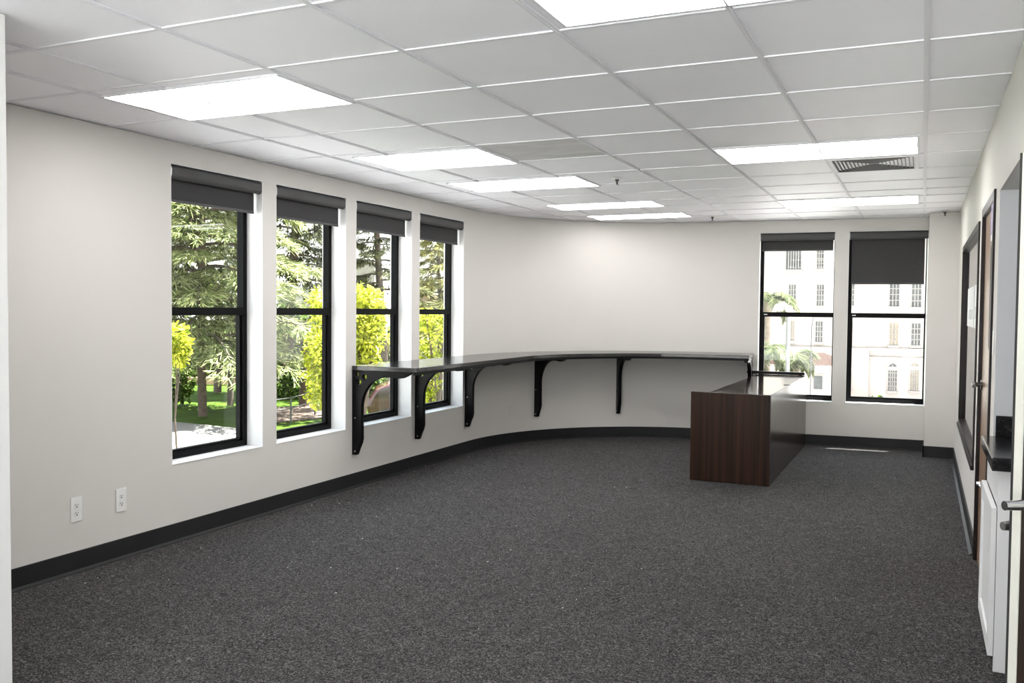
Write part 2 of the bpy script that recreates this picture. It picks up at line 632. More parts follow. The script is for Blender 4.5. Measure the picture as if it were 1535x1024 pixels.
def rxf(p):                      # right wall frame: u along +y, v outward (+x)
    return Vector((XR + p.y, p.x, p.z))


NY0, NY1, NTOP = 3.62, 5.20, 2.215
b = wall_with_holes(NY1, 10.9, [DR, IW], rxf, th=0.13)
tag(b.build('wall_right', M['wall']), 'pale wall on the right with a glazed opening and a brown door', 'wall', kind='structure')

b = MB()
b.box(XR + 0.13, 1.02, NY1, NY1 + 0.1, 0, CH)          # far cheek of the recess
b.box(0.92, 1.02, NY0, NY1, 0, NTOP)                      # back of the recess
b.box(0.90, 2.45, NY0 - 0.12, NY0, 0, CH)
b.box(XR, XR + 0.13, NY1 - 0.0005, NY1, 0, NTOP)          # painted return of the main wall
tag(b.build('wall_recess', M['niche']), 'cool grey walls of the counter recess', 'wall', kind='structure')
b = MB().box(XR, 1.02, NY0, NY1, NTOP, CH)
tag(b.build('wall_header', [M['wall']]), 'wall header above the counter recess', 'wall', kind='structure')

# room side behind the camera
b = MB()
for x in (-4.7, -2.3, 0.1, 2.5):
    b.box(x - 0.04, x + 0.04, -2.2, -2.12, 0, CH)
b.box(-4.7, 2.5, -2.2, -2.12, CH - 0.06, CH)
o = tag(b.build('window_8', M['black']), 'unseen glazing added behind the viewpoint to let daylight in', 'window', kind='structure')  # added open glazing, out of view, so daylight reaches the room
MB().box(-4.66, 2.46, -2.165, -2.16, 0, CH - 0.06).build('glass_pane', M['glass'], o)
b = MB().box(-14, 12, -16, -2.2, -0.2, 0.0)
tag(b.build('bounce_terrace', plain('bounce_terrace_stone', (0.62, 0.615, 0.61), 0.8, noise=0.05, nscale=2)), 'unseen pale slab added behind the viewpoint to bounce sunlight in', 'bounce_terrace', kind='structure')  # added reflector slab: throws sunlight up onto the ceiling
b = MB().box(2.45, 2.6, -2.05, NY0 + 0.1, 0, CH)
tag(b.build('wall_hall', M['wall']), 'side wall of the entry behind the viewpoint', 'wall', kind='structure')
# near jamb at the far left of the frame
jx = on_y(13.0, 450, 2.335).x
b = MB().box(XL + 0.0, jx - 0.02, 2.2, 2.32, 0, CH)
tag(b.build('wall_near', M['wall']), 'stub of wall ending at the entry opening', 'wall', kind='structure')
b = MB().box(jx - 0.16, jx, 2.185, 2.335, 0, CH)
tag(b.build('trim_1', M['white'], bevel=0.004), 'white jamb along the left edge of the entry opening', 'trim', kind='structure')

# room beyond the glazed partition: a pale wall close behind
b = MB()
b.box(1.5, 1.6, 5.3, 11.3, 0, CH)
b.box(XR + 0.14, 1.6, 5.3, 5.4, 0, CH)
b.box(XR + 0.28, 1.6, 11.2, 11.3, 0, CH)
tag(b.build('wall_office', M['wall']), 'pale wall of the office behind the glazed partition', 'wall', kind='structure')

# baseboards --------------------------------------------------------
BH, BT = 0.124, 0.012


def base_profile(b, u0, u1, xf):
    b.box(u0, u1, -BT, -0.0005, 0.0, BH, 0, xf)
    b.prism([(-BT - 0.018, 0.0), (-BT - 0.018, 0.004), (-BT, 0.016), (-BT, 0)], 'x', u0, u1, 0, xf)


b = MB()
base_profile(b, 2.34, CY, lxf)
tag(b.build('baseboard_left', M['base']), 'black rubber baseboard under the four windows', 'baseboard', kind='structure')
b = MB()
pin = arc_pts(CRAD - BT)
pin0 = arc_pts(CRAD - 0.0005)
pt = arc_pts(CRAD - BT - 0.018)
vs = [(p[0], p[1], 0) for p in pt] + [(p[0], p[1], 0.004) for p in pt] + [(p[0], p[1], 0.016) for p in pin] + [(p[0], p[1], BH) for p in pin] + [(p[0], p[1], BH) for p in pin0]
fs = []
for k in range(4):
    fs += [(k * n + i, k * n + i + 1, (k + 1) * n + i + 1, (k + 1) * n + i) for i in range(n - 1)]
b.add(vs, fs, 0, False)
tag(b.build('baseboard_curved', M['base']), 'black rubber baseboard following the curved wall', 'baseboard', kind='structure')
b = MB()
base_profile(b, 0, 2.485, kxf)
tag(b.build('baseboard_back', M['base']), 'black rubber baseboard under the two back windows', 'baseboard', kind='structure')
b = MB()
b.box(0.043 - BT, XR - 0.001, 10.895 - BT, 10.895 - 0.0005, 0, BH)
b.box(0.043 - BT, 0.043 - 0.0005, 10.895 - BT, 11.33, 0, BH)
tag(b.build('baseboard_column', M['base']), 'black rubber baseboard around the corner column', 'baseboard', kind='structure')
b = MB()
base_profile(b, DR[1] + 0.06, 10.88, rxf)
base_profile(b, NY1, DR[0] - 0.06, rxf)
tag(b.build('baseboard_right', M['base']), 'dark baseboard along the right wall', 'baseboard', kind='structure')

# ------------------------------------------------------------------ windows
MULL = 1.553


def make_window(name, u0, u1, xf, label, sill=SILL, wr=0.045):
    fr = MB()
    s, h = sill, HEAD
    w = 0.045
    d0, d1 = GD, GD + 0.06
    fr.box(u0, u0 + w, d0, d1, s, h, 0, xf)
    fr.box(u1 - wr, u1, d0, d1, s, h, 0, xf)
    fr.box(u0 + w, u1 - wr, d0, d1, s, s + w, 0, xf)
    fr.box(u0 + w, u1 - wr, d0, d1, h - w, h, 0, xf)
    fr.box(u0 + w, u1 - wr, d0 - 0.008, d1, MULL - 0.028, MULL + 0.028, 0, xf)
    # inner bead of the lower sash
    fr.box(u0 + w, u0 + w + 0.016, d0 + 0.02, d1, s + w, MULL - 0.028, 0, xf)
    fr.box(u1 - wr - 0.36 * wr, u1 - wr, d0 + 0.02, d1, s + w, MULL - 0.028, 0, xf)
    fr.box(u0 + w, u1 - wr, d0 + 0.02, d1, s + w, s + w + 0.02, 0, xf)
    o = fr.build(name, M['black'])
    tag(o, label, 'window', kind='structure')
    for z0, z1 in ((s + w, MULL - 0.028), (MULL + 0.028, h - w)):
        MB().box(u0 + w, u1 - wr, d0 + 0.036, d0 + 0.042, z0, z1, 0, xf).build('glass_pane', M['glass'], o)
    t = 0.004
    lin = MB()
    lin.box(u0, u0 + t, 0.0, d0, s + t, h, 0, xf)
    lin.box(u1 - t, u1, 0.0, d0, s + t, h, 0, xf)
    lin.box(u0, u1, 0.0, d0, h - t, h, 0, xf)
    lin.build('reveal_lining', M['white'], o)
    MB().box(u0, u1, -0.004, d0, s, s + t, 0, xf).build('window_sill', M['white'], o)
    latch = MB().box((u0 + 0.055), u0 + 0.095, d0 - 0.016, d0 - 0.008, MULL - 0.004, MULL + 0.004, 0, xf)
    latch.build('sash_latch', M['steel'], o)
    return o


lw_lab = ['black framed window nearest the viewer, left of the other three', 'black framed window second from the viewer on the left wall',
          'black framed window behind the end of the wall counter', 'black framed window farthest along the left wall']
for i, (a, c) in enumerate(LW):
    make_window('window_%d' % (i + 1), a, c, lxf, lw_lab[i])
make_window('window_5', *KWIN[0], kxf, 'black framed back window behind the reception desk', SILL - .004, 0.012)
make_window('window_6', *KWIN[1], kxf, 'black framed back window beside the corner column', SILL - .004, 0.012)


def make_shade(u0, u1, xf, drop, label, group, side=0.02):
    c = xf(Vector(((u0 + u1) / 2, 0.05, HEAD)))
    root = empty('roller_shade', c, label, 'window shade', group)

    def lf(p):
        return xf(p) - c
    # rounded fascia, extruded along u
    prof = []
    y0, y1, z0, z1 = 0.002, 0.085, HEAD - 0.098, HEAD - 0.006
    prof += [(y1, z1), (y1, z0 + 0.01)]
    for k in range(9):
        a = -PI / 2 - (PI / 2) * k / 8
        prof.append((y0 + 0.03 + 0.03 * math.cos(a), z0 + 0.03 + 0.03 * math.sin(a)))
    for k in range(7):
        a = PI - (PI / 2) * k / 6
        prof.append((y0 + 0.03 + 0.03 * math.cos(a), z1 - 0.03 + 0.03 * math.sin(a)))
    f = MB().prism(prof, 'x', u0 + 0.012, u1 - 0.008, 0, lf, True)
    o = f.build('fascia', M['shade_roll'], root)
    smooth_angle(o, 40)
    for (a, c2) in ((u0 + 0.006, u0 + 0.012), (u1 - 0.008, u1 - 0.005)):
        big = [(0.044 + (p[0] - 0.044) * 1.05, (z0 + z1) / 2 + (p[1] - (z0 + z1) / 2) * 1.05) for p in prof]
        MB().prism(big, 'x', a, c2, 0, lf).build('end_bracket', M['steel'], root)
    fb = MB().box(u0 + side, u1 - side, 0.070, 0.0715, drop + 0.018, z0 + 0.03, 0, lf)
    fb.build('shade_fabric', M['shade'], root)
    bar = MB().box(u0 + side, u1 - side, 0.066, 0.0755, drop, drop + 0.02, 0, lf)
    bar.build('hem_bar', M['shade_roll'], root, bevel=0.003)
    return root


sl = ['charcoal roller shade, barely lowered, on the window nearest the viewer', 'charcoal roller shade, barely lowered, on the second window from the viewer',
      'charcoal roller shade, barely lowered, on the window above the counter end', 'charcoal roller shade, barely lowered, on the last window before the curved wall']
for i, (a, c) in enumerate(LW):
    make_shade(a, c, lxf, 2.292 - 0.004 * i, sl[i], 'roller shades on the left wall')
make_shade(*KWIN[0], kxf, on_y(1200, 376.5, 11.35).z, 'charcoal roller shade, lowered a little, on the back window behind the desk', 'roller shades on the back wall', 0.025)
make_shade(*KWIN[1], kxf, on_y(1330, 426.5, 11.42).z, 'charcoal roller shade lowered over a third of the back window beside the column', 'roller shades on the back wall', 0.035)

# ------------------------------------------------------------------ ceiling lights, vent, sprinklers


def make_light(x0, x1, y0, y1, label):
    cx_, cy_ = (x0 + x1) / 2, (y0 + y1) / 2
    root = empty('ceiling_light', (cx_, cy_, CH), label, 'ceiling light', 'fluorescent ceiling troffers')
    hw, hd = (x1 - x0) / 2, (y1 - y0) / 2
    w = 0.014
    f = MB()
    f.box(-hw, hw, -hd, -hd + w, -0.006, 0.010)
    f.box(-hw, hw, hd - w, hd, -0.006, 0.010)
    f.box(-hw, -hw + w, -hd + w, hd - w, -0.006, 0.010)
    f.box(hw - w, hw, -hd + w, hd - w, -0.006, 0.010)
    f.build('frame', M['tbar'], root)
    d = MB().box(-hw + w, hw - w, -hd + w, hd - w, -0.003, 0.009)
    o = d.build('diffuser', M['diffuser'], root)
    return root


def lamp_y_scale():
    pass


LIGHTS = [(-3.955, -2.785, 3.43, 4.07, 'lit ceiling troffer nearest the viewer on the window side'),
          (-3.80, -2.775, 5.51, 6.20, 'lit ceiling troffer second along the window side'),
          (-3.81, -2.605, 6.95, 7.58, 'lit ceiling troffer third along the window side, left of a sprinkler'),
          (-3.63, -2.475, 8.77, 9.28, 'lit ceiling troffer fourth along the window side, near the curved wall'),
          (-3.60, -2.455, 9.94, 10.42, 'lit ceiling troffer farthest along, touching the curved wall'),
          (-1.285, -0.02, 2.68, 3.285, 'lit ceiling troffer cut by the top edge of the photo'),
          (-1.325, -0.045, 6.145, 6.80, 'lit ceiling troffer right in front of the air vent'),
          (-1.345, -0.055, 9.21, 9.87, 'lit ceiling troffer closest to the back windows')]
for L in LIGHTS:
    make_light(*L)
# unseen troffers added over the entry, behind the viewpoint, to light it
make_light(-1.31, -0.02, -0.60, 0.02, 'unseen ceiling troffer added to light the entry behind the viewpoint')
make_light(-3.50, -2.06, 0.72, 1.36, 'unseen ceiling troffer added to light the entry left of the viewpoint')

make_light(0.62, 1.30, 7.2, 9.0, 'unseen ceiling troffer added to light the office behind the glazed partition')  # fixture added out of view to brighten the office behind the glass

r = empty('ceiling_vent', (-0.353, 7.18, CH), 'dark louvred air return vent behind a ceiling troffer', 'air vent')
f = MB()
hw, hd, w = 0.300, 0.318, 0.028
f.box(-hw, hw, -hd, -hd + w, -0.008, 0.010)
f.box(-hw, hw, hd - w, hd, -0.008, 0.010)
f.box(-hw, -hw + w, -hd + w, hd - w, -0.008, 0.010)
f.box(hw - w, hw, -hd + w, hd - w, -0.008, 0.010)
f.build('frame', M['tbar'], r)
MB().box(-hw + w, hw - w, -hd + w, hd - w, 0.006, 0.011).build('backing', M['slot'], r)
g = MB()
sq = [hw - w - 0.004 - 0.026 * k for k in range(10)]
for k, s in enumerate(sq):
    sy = s * (hd - w) / (hw - w)
    t = 0.006
    z0, z1 = -0.008 + 0.0006 * k, 0.006
    g.box(-s, s, -sy, -sy + t, z0, z1)
    g.box(-s, s, sy - t, sy, z0, z1)
    g.box(-s, -s + t, -sy + t, sy - t, z0, z1)
    g.box(s - t, s, -sy + t, sy - t, z0, z1)
g.build('louvre', M['vent'], r)


def sprinkler(x, y, label, s=1.0):
    r = empty('ceiling_sprinkler', (x, y, CH), label, 'sprinkler', 'ceiling sprinklers')
    MB().lathe([(0.0, -0.012), (0.03, -0.012), (0.042, -0.006), (0.044, 0.0)], (0, 0, 0)).build('escutcheon', M['plate'], r)
    MB().lathe([(0.0, -0.012), (0.016, -0.013), (0.016, -0.026), (0.008, -0.03), (0.008, -0.055), (0.0, -0.055)], (0, 0, 0), 12).build('body', M['dark_metal'], r)
    dfl = MB().lathe([(0.0, -0.055), (0.020, -0.055), (0.020, -0.059), (0.0, -0.060)], (0, 0, 0), 14)
    dfl.build('deflector', M['steel'], r)


p = on_z(925, 267, CH); sprinkler(p.x, p.y, 'small chrome sprinkler beside the third window-side ceiling troffer')
p = on_z(1068, 323.5, CH); sprinkler(p.x, p.y, 'small chrome sprinkler far back near the curved wall')
sprinkler(0.19, 10.72, 'small pale sprinkler right in front of the corner column')

# ------------------------------------------------------------------ outlets


def outlet(pos, nrm_angle, label, kind='duplex'):
    r = empty('wall_outlet', pos, label, 'wall outlet', 'white wall outlets', nrm_angle)
    # local: x right along the wall, -y into the room, z up
    hw, hh = 0.040, 0.073
    pl = MB().box(-hw, hw, -0.007, -0.0005, -hh, hh)
    pl.build('cover_plate', M['plate'], r, bevel=0.004)
    for s in (-1, 1):
        rec = MB()
        prof = []
        for k in range(20):
            a = 2 * PI * k / 20
            prof.append((max(-0.017, min(0.017, 0.021 * math.cos(a))), 0.024 * s + 0.015 * math.sin(a)))
        rec.prism(prof, 'y', -0.009, -0.006)
        o = rec.build('receptacle', M['plate'], r)
        sl_ = MB()
        z = 0.024 * s
        if kind == 'duplex':
            sl_.box(-0.009, -0.0055, -0.0096, -0.0085, z - 0.001, z + 0.009)
            sl_.box(0.0055, 0.009, -0.0096, -0.0085, z + 0.0, z + 0.008)
            hole = [(0.0045 * math.cos(2 * PI * k / 10), z - 0.0085 + 0.0045 * math.sin(2 * PI * k / 10)) for k in range(10)]
            sl_.prism(hole, 'y', -0.0096, -0.0085)
        else:
            hole = [(0.008 * math.cos(2 * PI * k / 12), z + 0.008 * math.sin(2 * PI * k / 12)) for k in range(12)]
            sl_.prism(hole, 'y', -0.0096, -0.0085)
        sl_.build('slot', M['slot'], o)
    return r


outlet((XL, 3.772, 0.375), PI / 2, 'white wall outlet nearer the viewer, left of its twin below the wall')
outlet((XL, 4.101, 0.369), PI / 2, 'white wall outlet right of its twin, closer to the first window')


def kpos(px, py):
    rr = ray(px, py)
    t = (KV.dot(Vector((KX, KY, 0)) - CAM)) / KV.dot(rr)
    return CAM + rr * t


outlet(kpos(986.5, 609), KANG, 'white wall outlet in the open on the back wall left of the desk', 'jack')
outlet(kpos(1036.0, 610), KANG, 'white wall outlet half hidden behind the left edge of the desk', 'jack')
# painted-over blank plate on the curved wall
aa = PI - 0.36
q = Vector((CX + CRAD * math.cos(aa), CY + CRAD * math.sin(aa), 0.40))
o = MB().box(-0.03, 0.03, -0.006, 0.004, -0.06, 0.06).build('blank_plate', M['wall'], bevel=0.002)
o.location = q
o.rotation_euler = (0, 0, aa - PI / 2)
tag(o, 'wall-coloured blank plate low on the curved wall between two counter brackets', 'wall plate')
o = MB().box(0.285, 0.335, 10.888, 10.8955, 0.93, 1.04).build('blank_plate', M['wall'], bevel=0.002)
tag(o, 'wall-coloured switch plate on the face of the corner column', 'wall plate')

# ------------------------------------------------------------------ wall counter on brackets
CT, CTH, CDEP = 1.080, 0.040, 0.655
ctr = empty('wall_counter', (XL + 0.3, 8.875, 0), 'long dark curved counter shelf carried on black arched wall brackets', 'counter')
org = Vector(ctr.location)
Y0C = 6.615


def counter_path(off, n_arc=40):
    pts = [(XL + off, Y0C), (XL + off, 7.70), (XL + off, 8.3)]
    for p in arc_pts(CRAD - off, n_arc):
        pts.append(p)
    u_end = (-1.86 - KX) / math.cos(KANG)
    for u in (u_end * 0.5, u_end):
        q = kxf(Vector((u, -off, 0)))
        pts.append((q.x, q.y))
    return pts


def strip(ins, outs, z0, z1, i0, i1, b):
    k = i1 - i0 + 1
    vs = []
    for lst, z in ((ins, z0), (ins, z1), (outs, z0), (outs, z1)):
        vs += [(lst[i][0] - org.x, lst[i][1] - org.y, z) for i in range(i0, i1 + 1)]
    fs = []
    for i in range(k - 1):
        fs += [(i, i + 1, k + i + 1, k + i), (k + i, k + i + 1, 3 * k + i + 1, 3 * k + i), (3 * k + i, 3 * k + i + 1, 2 * k + i + 1, 2 * k + i), (2 * k + i, 2 * k + i + 1, i + 1, i)]
    fs += [(0, k, 3 * k, 2 * k), (k - 1, 3 * k - 1, 4 * k - 1, 2 * k - 1)]
    b.add(vs, fs, 0, False)


pw, pf = counter_path(0.003), counter_path(CDEP)
N = len(pw)
for (i0, i1) in ((0, 17), (17, 29), (29, N - 1)):
    b = MB()
    strip(pw, pf, CT - CTH, CT, i0, i1, b)
    b.build('countertop', M['countertop'], ctr, bevel=0.005)
b = MB()
strip(counter_path(CDEP - 0.03), counter_path(CDEP - 0.002), CT - CTH - 0.022, CT - CTH, 0, N - 1, b)
b.build('edge_rail', M['bracket'], ctr)


def bracket_mesh():
    cu = bpy.data.curves.new('bracket_outline', 'CURVE')
    cu.dimensions = '2D'
    cu.fill_mode = 'BOTH'
    cu.extrude = 0.020
    cu.bevel_depth = 0.0025
    cu.bevel_resolution = 1
    out = [(0, 0), (0.60, 0), (0.575, -0.018), (0.545, -0.036), (0.51, -0.050), (0.47, -0.054), (0.43, -0.049), (0.39, -0.047), (0.35, -0.050)]
    for k in range(1, 15):
        a = PI / 2 + (PI / 2) * k / 14
        out.append((0.35 + 0.258 * math.cos(a), -0.33 + 0.280 * math.sin(a)))
    out += [(0.092, -0.48), (0.094, -0.60), (0.085, -0.64), (0.062, -0.69), (0.046, -0.735), (0.042, -0.745), (0, -0.745)]

    def spl(pts):
        s = cu.splines.new('POLY')
        s.points.add(len(pts) - 1)
        for i, q in enumerate(pts):
            s.points[i].co = (q[0], q[1], 0, 1)
        s.use_cyclic_u = True
    spl(out)
    spl([(0.028, -0.018), (0.066, -0.018), (0.066, -0.052), (0.028, -0.052)])
    for (a, h, r) in ((0.128, -0.055, 0.026), (0.070, -0.100, 0.027)):
        spl([(a + r * math.cos(2 * PI * k / 20), h + r * math.sin(2 * PI * k / 20)) for k in range(20)])
    ob = bpy.data.objects.new('tmp', cu)
    COL.objects.link(ob)
    dg = bpy.context.evaluated_depsgraph_get()
    me = bpy.data.meshes.new_from_object(ob.evaluated_get(dg))
    bpy.data.objects.remove(ob)
    me.materials.clear()
    me.materials.append(M['bracket'])
    # local axes: x out from the wall, z up, y thickness
    me.transform(Matrix(((1, 0, 0, 0), (0, 0, -1, 0), (0, 1, 0, 0), (0, 0, 0, 1))))
    return me


BME = bracket_mesh()
bolt_me = None


def put_bracket(x, y, ang):
    global bolt_me
    o = bpy.data.objects.new('bracket', BME)
    COL.objects.link(o)
    o.parent = ctr
    o.location = (x - org.x, y - org.y, CT - CTH - 0.001)
    o.rotation_euler = (0, 0, ang)
    for (a, h) in ((0.03, -0.715), (0.03, -0.42)):
        if bolt_me is None:
            t = MB().tube([(0, -0.0225, 0), (0, -0.0255, 0)], [0.007, 0.005], 10).build('bolt', M['steel'])
            bolt_me = t.data
            bpy.data.objects.remove(t)
        bo = bpy.data.objects.new('bolt', bolt_me)
        COL.objects.link(bo)
        bo.parent = o
        bo.location = (a, 0, h)


put_bracket(XL + 0.001, 6.645, 0)
put_bracket(XL + 0.001, 7.725, 0)
put_bracket(XL + 0.001, 8.795, 0)


def arc_at(px, py):
    # where the sight line meets the curved wall (inner face)
    rr = ray(px, py)
    lo = None
    for i in range(4000):
        t = 6 + i * 0.002
        q = CAM + rr * t
        if (q.x - CX) ** 2 + (q.y - CY) ** 2 >= CRAD ** 2 and q.y > CY and q.x < CX:
            return q
    return None


for (px, py) in ((803, 600), (926, 600)):
    q = arc_at(px, py)
    a = math.atan2(q.y - CY, q.x - CX)
    put_bracket(q.x - 0.001 * math.cos(a), q.y - 0.001 * math.sin(a), a + PI)
q = kxf(Vector(((-1.90 - KX) / math.cos(KANG), -0.001, 0)))
put_bracket(q.x, q.y, KANG - PI / 2)

# ------------------------------------------------------------------ reception desk
DX0, DX1, DY0, DY1, DZ = -1.960, -1.235, 8.36, 11.12, 0.832
desk = empty('reception_desk', ((DX0 + DX1) / 2, DY0, 0), 'dark walnut laminate reception desk with a glossy top', 'desk')
dl = desk.location.copy()


def dbox(b, x0, x1, y0, y1, z0, z1):
    return b.box(x0 - dl.x, x1 - dl.x, y0 - dl.y, y1 - dl.y, z0 - dl.z, z1 - dl.z)


T = 0.03
dbox(MB(), DX0, DX1, DY0, DY0 + T, 0.004, DZ - 0.004).build('end_panel', M['walnut'], desk, bevel=0.002)
YS = 10.28
dbox(MB(), DX1 - T, DX1, DY0 + T, YS - 0.002, 0.004, DZ - 0.004).build('front_panel', M['walnut_side'], desk, bevel=0.0015)
dbox(MB(), DX1 - T, DX1, YS + 0.002, DY1, 0.004, DZ - 0.004).build('front_panel', M['walnut_side'], desk, bevel=0.0015)
dbox(MB(), DX1 - T - 0.006, DX1 - 0.001, YS - 0.002, YS + 0.002, 0.01, DZ - 0.01).build('joint_strip', M['steel'], desk)
dbox(MB(), DX0 + 0.17, DX1 - 0.0, DY0 - 0.001, DY1, DZ - 0.003, DZ + 0.002).build('work_top', M['walnut_top'], desk)
dbox(MB(), DX0 + 0.0, DX0 + 0.168, DY0, DY0 + T, DZ - 0.004, DZ + 0.001).build('cap_strip', M['walnut'], desk)
dbox(MB(), DX0 + 0.18, DX1 - T, DY1 - T, DY1, 0.004, DZ - 0.004).build('end_panel', M['walnut'], desk, bevel=0.002)
dbox(MB(), DX0 + 0.18, DX0 + 0.20, DY0 + T, DY1 - T, 0.30, DZ - 0.004).build('inner_panel', M['walnut'], desk)
g = on_z(1180.5, 577.5, DZ)
gm = MB().lathe([(0.0, 0.004), (0.030, 0.004), (0.036, 0.0025), (0.037, 0.0)], (g.x - dl.x, g.y - dl.y, DZ + 0.0015), 20)
gm.build('grommet', M['slot'], desk)
# low black ledge against the window behind the desk
b = MB().box(-1.93, -1.26, 11.135, 11.205, 0.835, 0.868)
b.box(-1.90, -1.86, 11.14, 11.20, 0, 0.835)
b.box(-1.33, -1.29, 11.14, 11.20, 0, 0.835)
tag(b.build('ledge_shelf', M['bracket'], bevel=0.003), 'narrow black ledge between the desk and the back window', 'shelf')

# ------------------------------------------------------------------ right wall: glazed opening, door, recess counter
b = MB()
u0, u1, z0, z1 = IW
w = 0.05
for (a, c, e, f_) in ((u0, u0 + w, z0, z1), (u1 - w, u1, z0, z1), (u0 + w, u1 - w, z0, z0 + w), (u0 + w, u1 - w, z1 - w, z1)):
    b.box(a, c, -0.012, 0.045, e, f_, 0, rxf)
win = tag(b.build('window_7', M['frame_brown']), 'dark brown framed interior glazing on the right wall', 'window', kind='structure')
MB().box(u0 + w, u1 - w, 0.018, 0.024, z0 + w, z1 - w, 0, rxf).build('glass_pane', M['glass_green'], win)
b = MB()
b.box(u0 - 0.01, u1 + 0.02, -0.022, 0.0, z0 - 0.02, z0 + 0.012, 0, rxf)
b.build('window_sill', M['frame_brown'], win)

nt_ = empty('paper_notice', (XR + 0.012, 7.05, 1.50), 'white and violet paper notice taped to the interior glazing beside the door', 'notice')
MB().box(-0.001, 0.001, -0.07, 0.62, -0.02, 0.30).build('sheet', M['paper'], nt_)
MB().box(-0.001, 0.001, 0.72, 1.75, -0.02, 0.30).build('sheet', M['paper'], nt_)
MB().box(-0.0022, -0.0012, 0.02, 0.20, 0.02, 0.24).build('printed_panel', M['purple'], nt_)
MB().box(-0.0022, -0.0012, 0.30, 0.55, 0.05, 0.14).build('printed_panel', M['niche'], nt_)
MB().box(-0.0022, -0.0012, 0.85, 1.50, 0.04, 0.12).build('printed_panel', M['niche'], nt_)

u0, u1, z0, z1 = DR
b = MB()
w = 0.055
b.box(u0, u0 + w, -0.012, 0.135, 0, z1, 0, rxf)
b.box(u1 - w, u1, -0.012, 0.135, 0, z1, 0, rxf)
b.box(u0 + w, u1 - w, -0.012, 0.135, z1 - w, z1, 0, rxf)
door = tag(b.build('door_1', M['frame_brown'], bevel=0.003), 'brown wooden door with a dark frame on the right wall', 'door', kind='structure')
lf = MB().box(u0 + w + 0.004, u1 - w - 0.004, 0.010, 0.055, 0.008, z1 - w - 0.004, 0, rxf).build('leaf', M['door_wood'], door)
# narrow vision panel with rounded ends
poly = []
vy0, vy1, vz0, vz1 = 5.68, 5.84, 1.38, 1.98
for k in range(13):
    a = PI + PI * k / 12
    poly.append(((vy0 + vy1) / 2 + 0.08 * math.cos(a), vz0 + 0.04 + 0.04 * math.sin(a)))
for k in range(13):
    a = PI * k / 12
    poly.append(((vy0 + vy1) / 2 + 0.08 * math.cos(a), vz1 - 0.04 + 0.04 * math.sin(a)))
rim = [((vy0 + vy1) / 2 + (q[0] - (vy0 + vy1) / 2) * 1.12, (vz0 + vz1) / 2 + (q[1] - (vz0 + vz1) / 2) * 1.03) for q in poly]
lt = MB().prism(rim, 'y', 0.0055, 0.0115, 0, lambda p: rxf(Vector((p.x, p.y, p.z)))).build('vision_panel', M['steel'], lf)
MB().prism(poly, 'y', 0.003, 0.010, 0, lambda p: rxf(Vector((p.x, p.y, p.z)))).build('panel_glass', M['black'], lf)


def lever(parent, root, rose_dir, arm_dir, mat, length=0.12, rr_=0.026, th=1.0):
    rose_dir, arm_dir = Vector(rose_dir).normalized(), Vector(arm_dir).normalized()
    r0 = Vector(root)
    h = MB().tube([r0, r0 + rose_dir * 0.010], [rr_, rr_ * 0.92], 20, smooth=False)
    a0 = r0 + rose_dir * 0.05
    h.tube([r0 + rose_dir * 0.008, a0], 0.0095 * th, 12)
    h.tube([a0 - arm_dir * 0.008, a0 + arm_dir * 0.02, a0 + arm_dir * (length * 0.7) + Vector((0, 0, -0.003)), a0 + arm_dir * length + Vector((0, 0, -0.004))], [0.0105 * th, 0.0105 * th, 0.0095 * th, 0.008 * th], 12)
    o = h.build('lever_handle', mat, parent)
    smooth_angle(o, 50)
    return o


lever(lf, (XR + 0.010, 6.40, 1.14), (-1, 0, 0), (0, -1, 0), M['dark_metal'], 0.12, 0.034, 1.6)
lockm = MB().tube([(XR + 0.010, 6.40, 0.51), (XR - 0.008, 6.40, 0.51)], [0.016, 0.013], 14).build('lock_cylinder', M['chrome'], lf)
sg = empty('door_sign', (XR + 0.006, 5.74, 1.88), 'white framed paper sign on the brown door above its dark glass slot', 'sign')
MB().box(-0.008, 0.002, -0.14, 0.06, 0.115, 0.36).build('sheet', M['paper'], sg)
MB().box(-0.010, -0.0085, -0.11, 0.03, 0.15, 0.32).build('printed_panel', M['purple'], sg)
o = MB().box(XR - 0.006, XR - 0.0003, 5.31, 5.37, 1.37, 1.50).build('switch_plate', M['plate'], bevel=0.002)
tag(o, 'pale switch plate on the wall strip between the brown door and the recess', 'switch')

# recess unit
cab = empty('base_cabinet', (0.62, 4.83, 0), 'white base cabinet standing in the recess on the right', 'cabinet')
cl = Vector(cab.location)


def cbox(b, x0, x1, y0, y1, z0, z1):
    return b.box(x0 - cl.x, x1 - cl.x, y0 - cl.y, y1 - cl.y, z0, z1)


CY0, CY1, CXF = 4.47, 5.19, 0.318
b = MB()
cbox(b, CXF, 0.91, CY0, CY0 + 0.02, 0.004, 0.900)
cbox(b, CXF, 0.91, CY1 - 0.02, CY1, 0.10, 0.900)
cbox(b, 0.89, 0.91, CY0 + 0.02, CY1 - 0.02, 0.10, 0.900)
cbox(b, CXF, 0.89, CY0 + 0.02, CY1 - 0.02, 0.10, 0.12)
cbox(b, CXF, CXF + 0.02, CY0 + 0.02, CY1 - 0.02, 0.74, 0.900)
cbox(b, CXF + 0.05, CXF + 0.07, CY0 + 0.02, CY1 - 0.02, 0.004, 0.10)
b.build('body', M['cabinet'], cab, bevel=0.001)
b = MB()
dy0, dy1, dz0, dz1 = CY0 - 0.005, CY1 + 0.0, 0.075, 0.735
xf0, xf1 = CXF - 0.024, CXF - 0.002
cbox(b, xf0, xf1, dy0, dy0 + 0.07, dz0, dz1)
cbox(b, xf0, xf1, dy1 - 0.07, dy1, dz0, dz1)
cbox(b, xf0, xf1, dy0 + 0.07, dy1 - 0.07, dz0, dz0 + 0.07)
cbox(b, xf0, xf1, dy0 + 0.07, dy1 - 0.07, dz1 - 0.07, dz1)
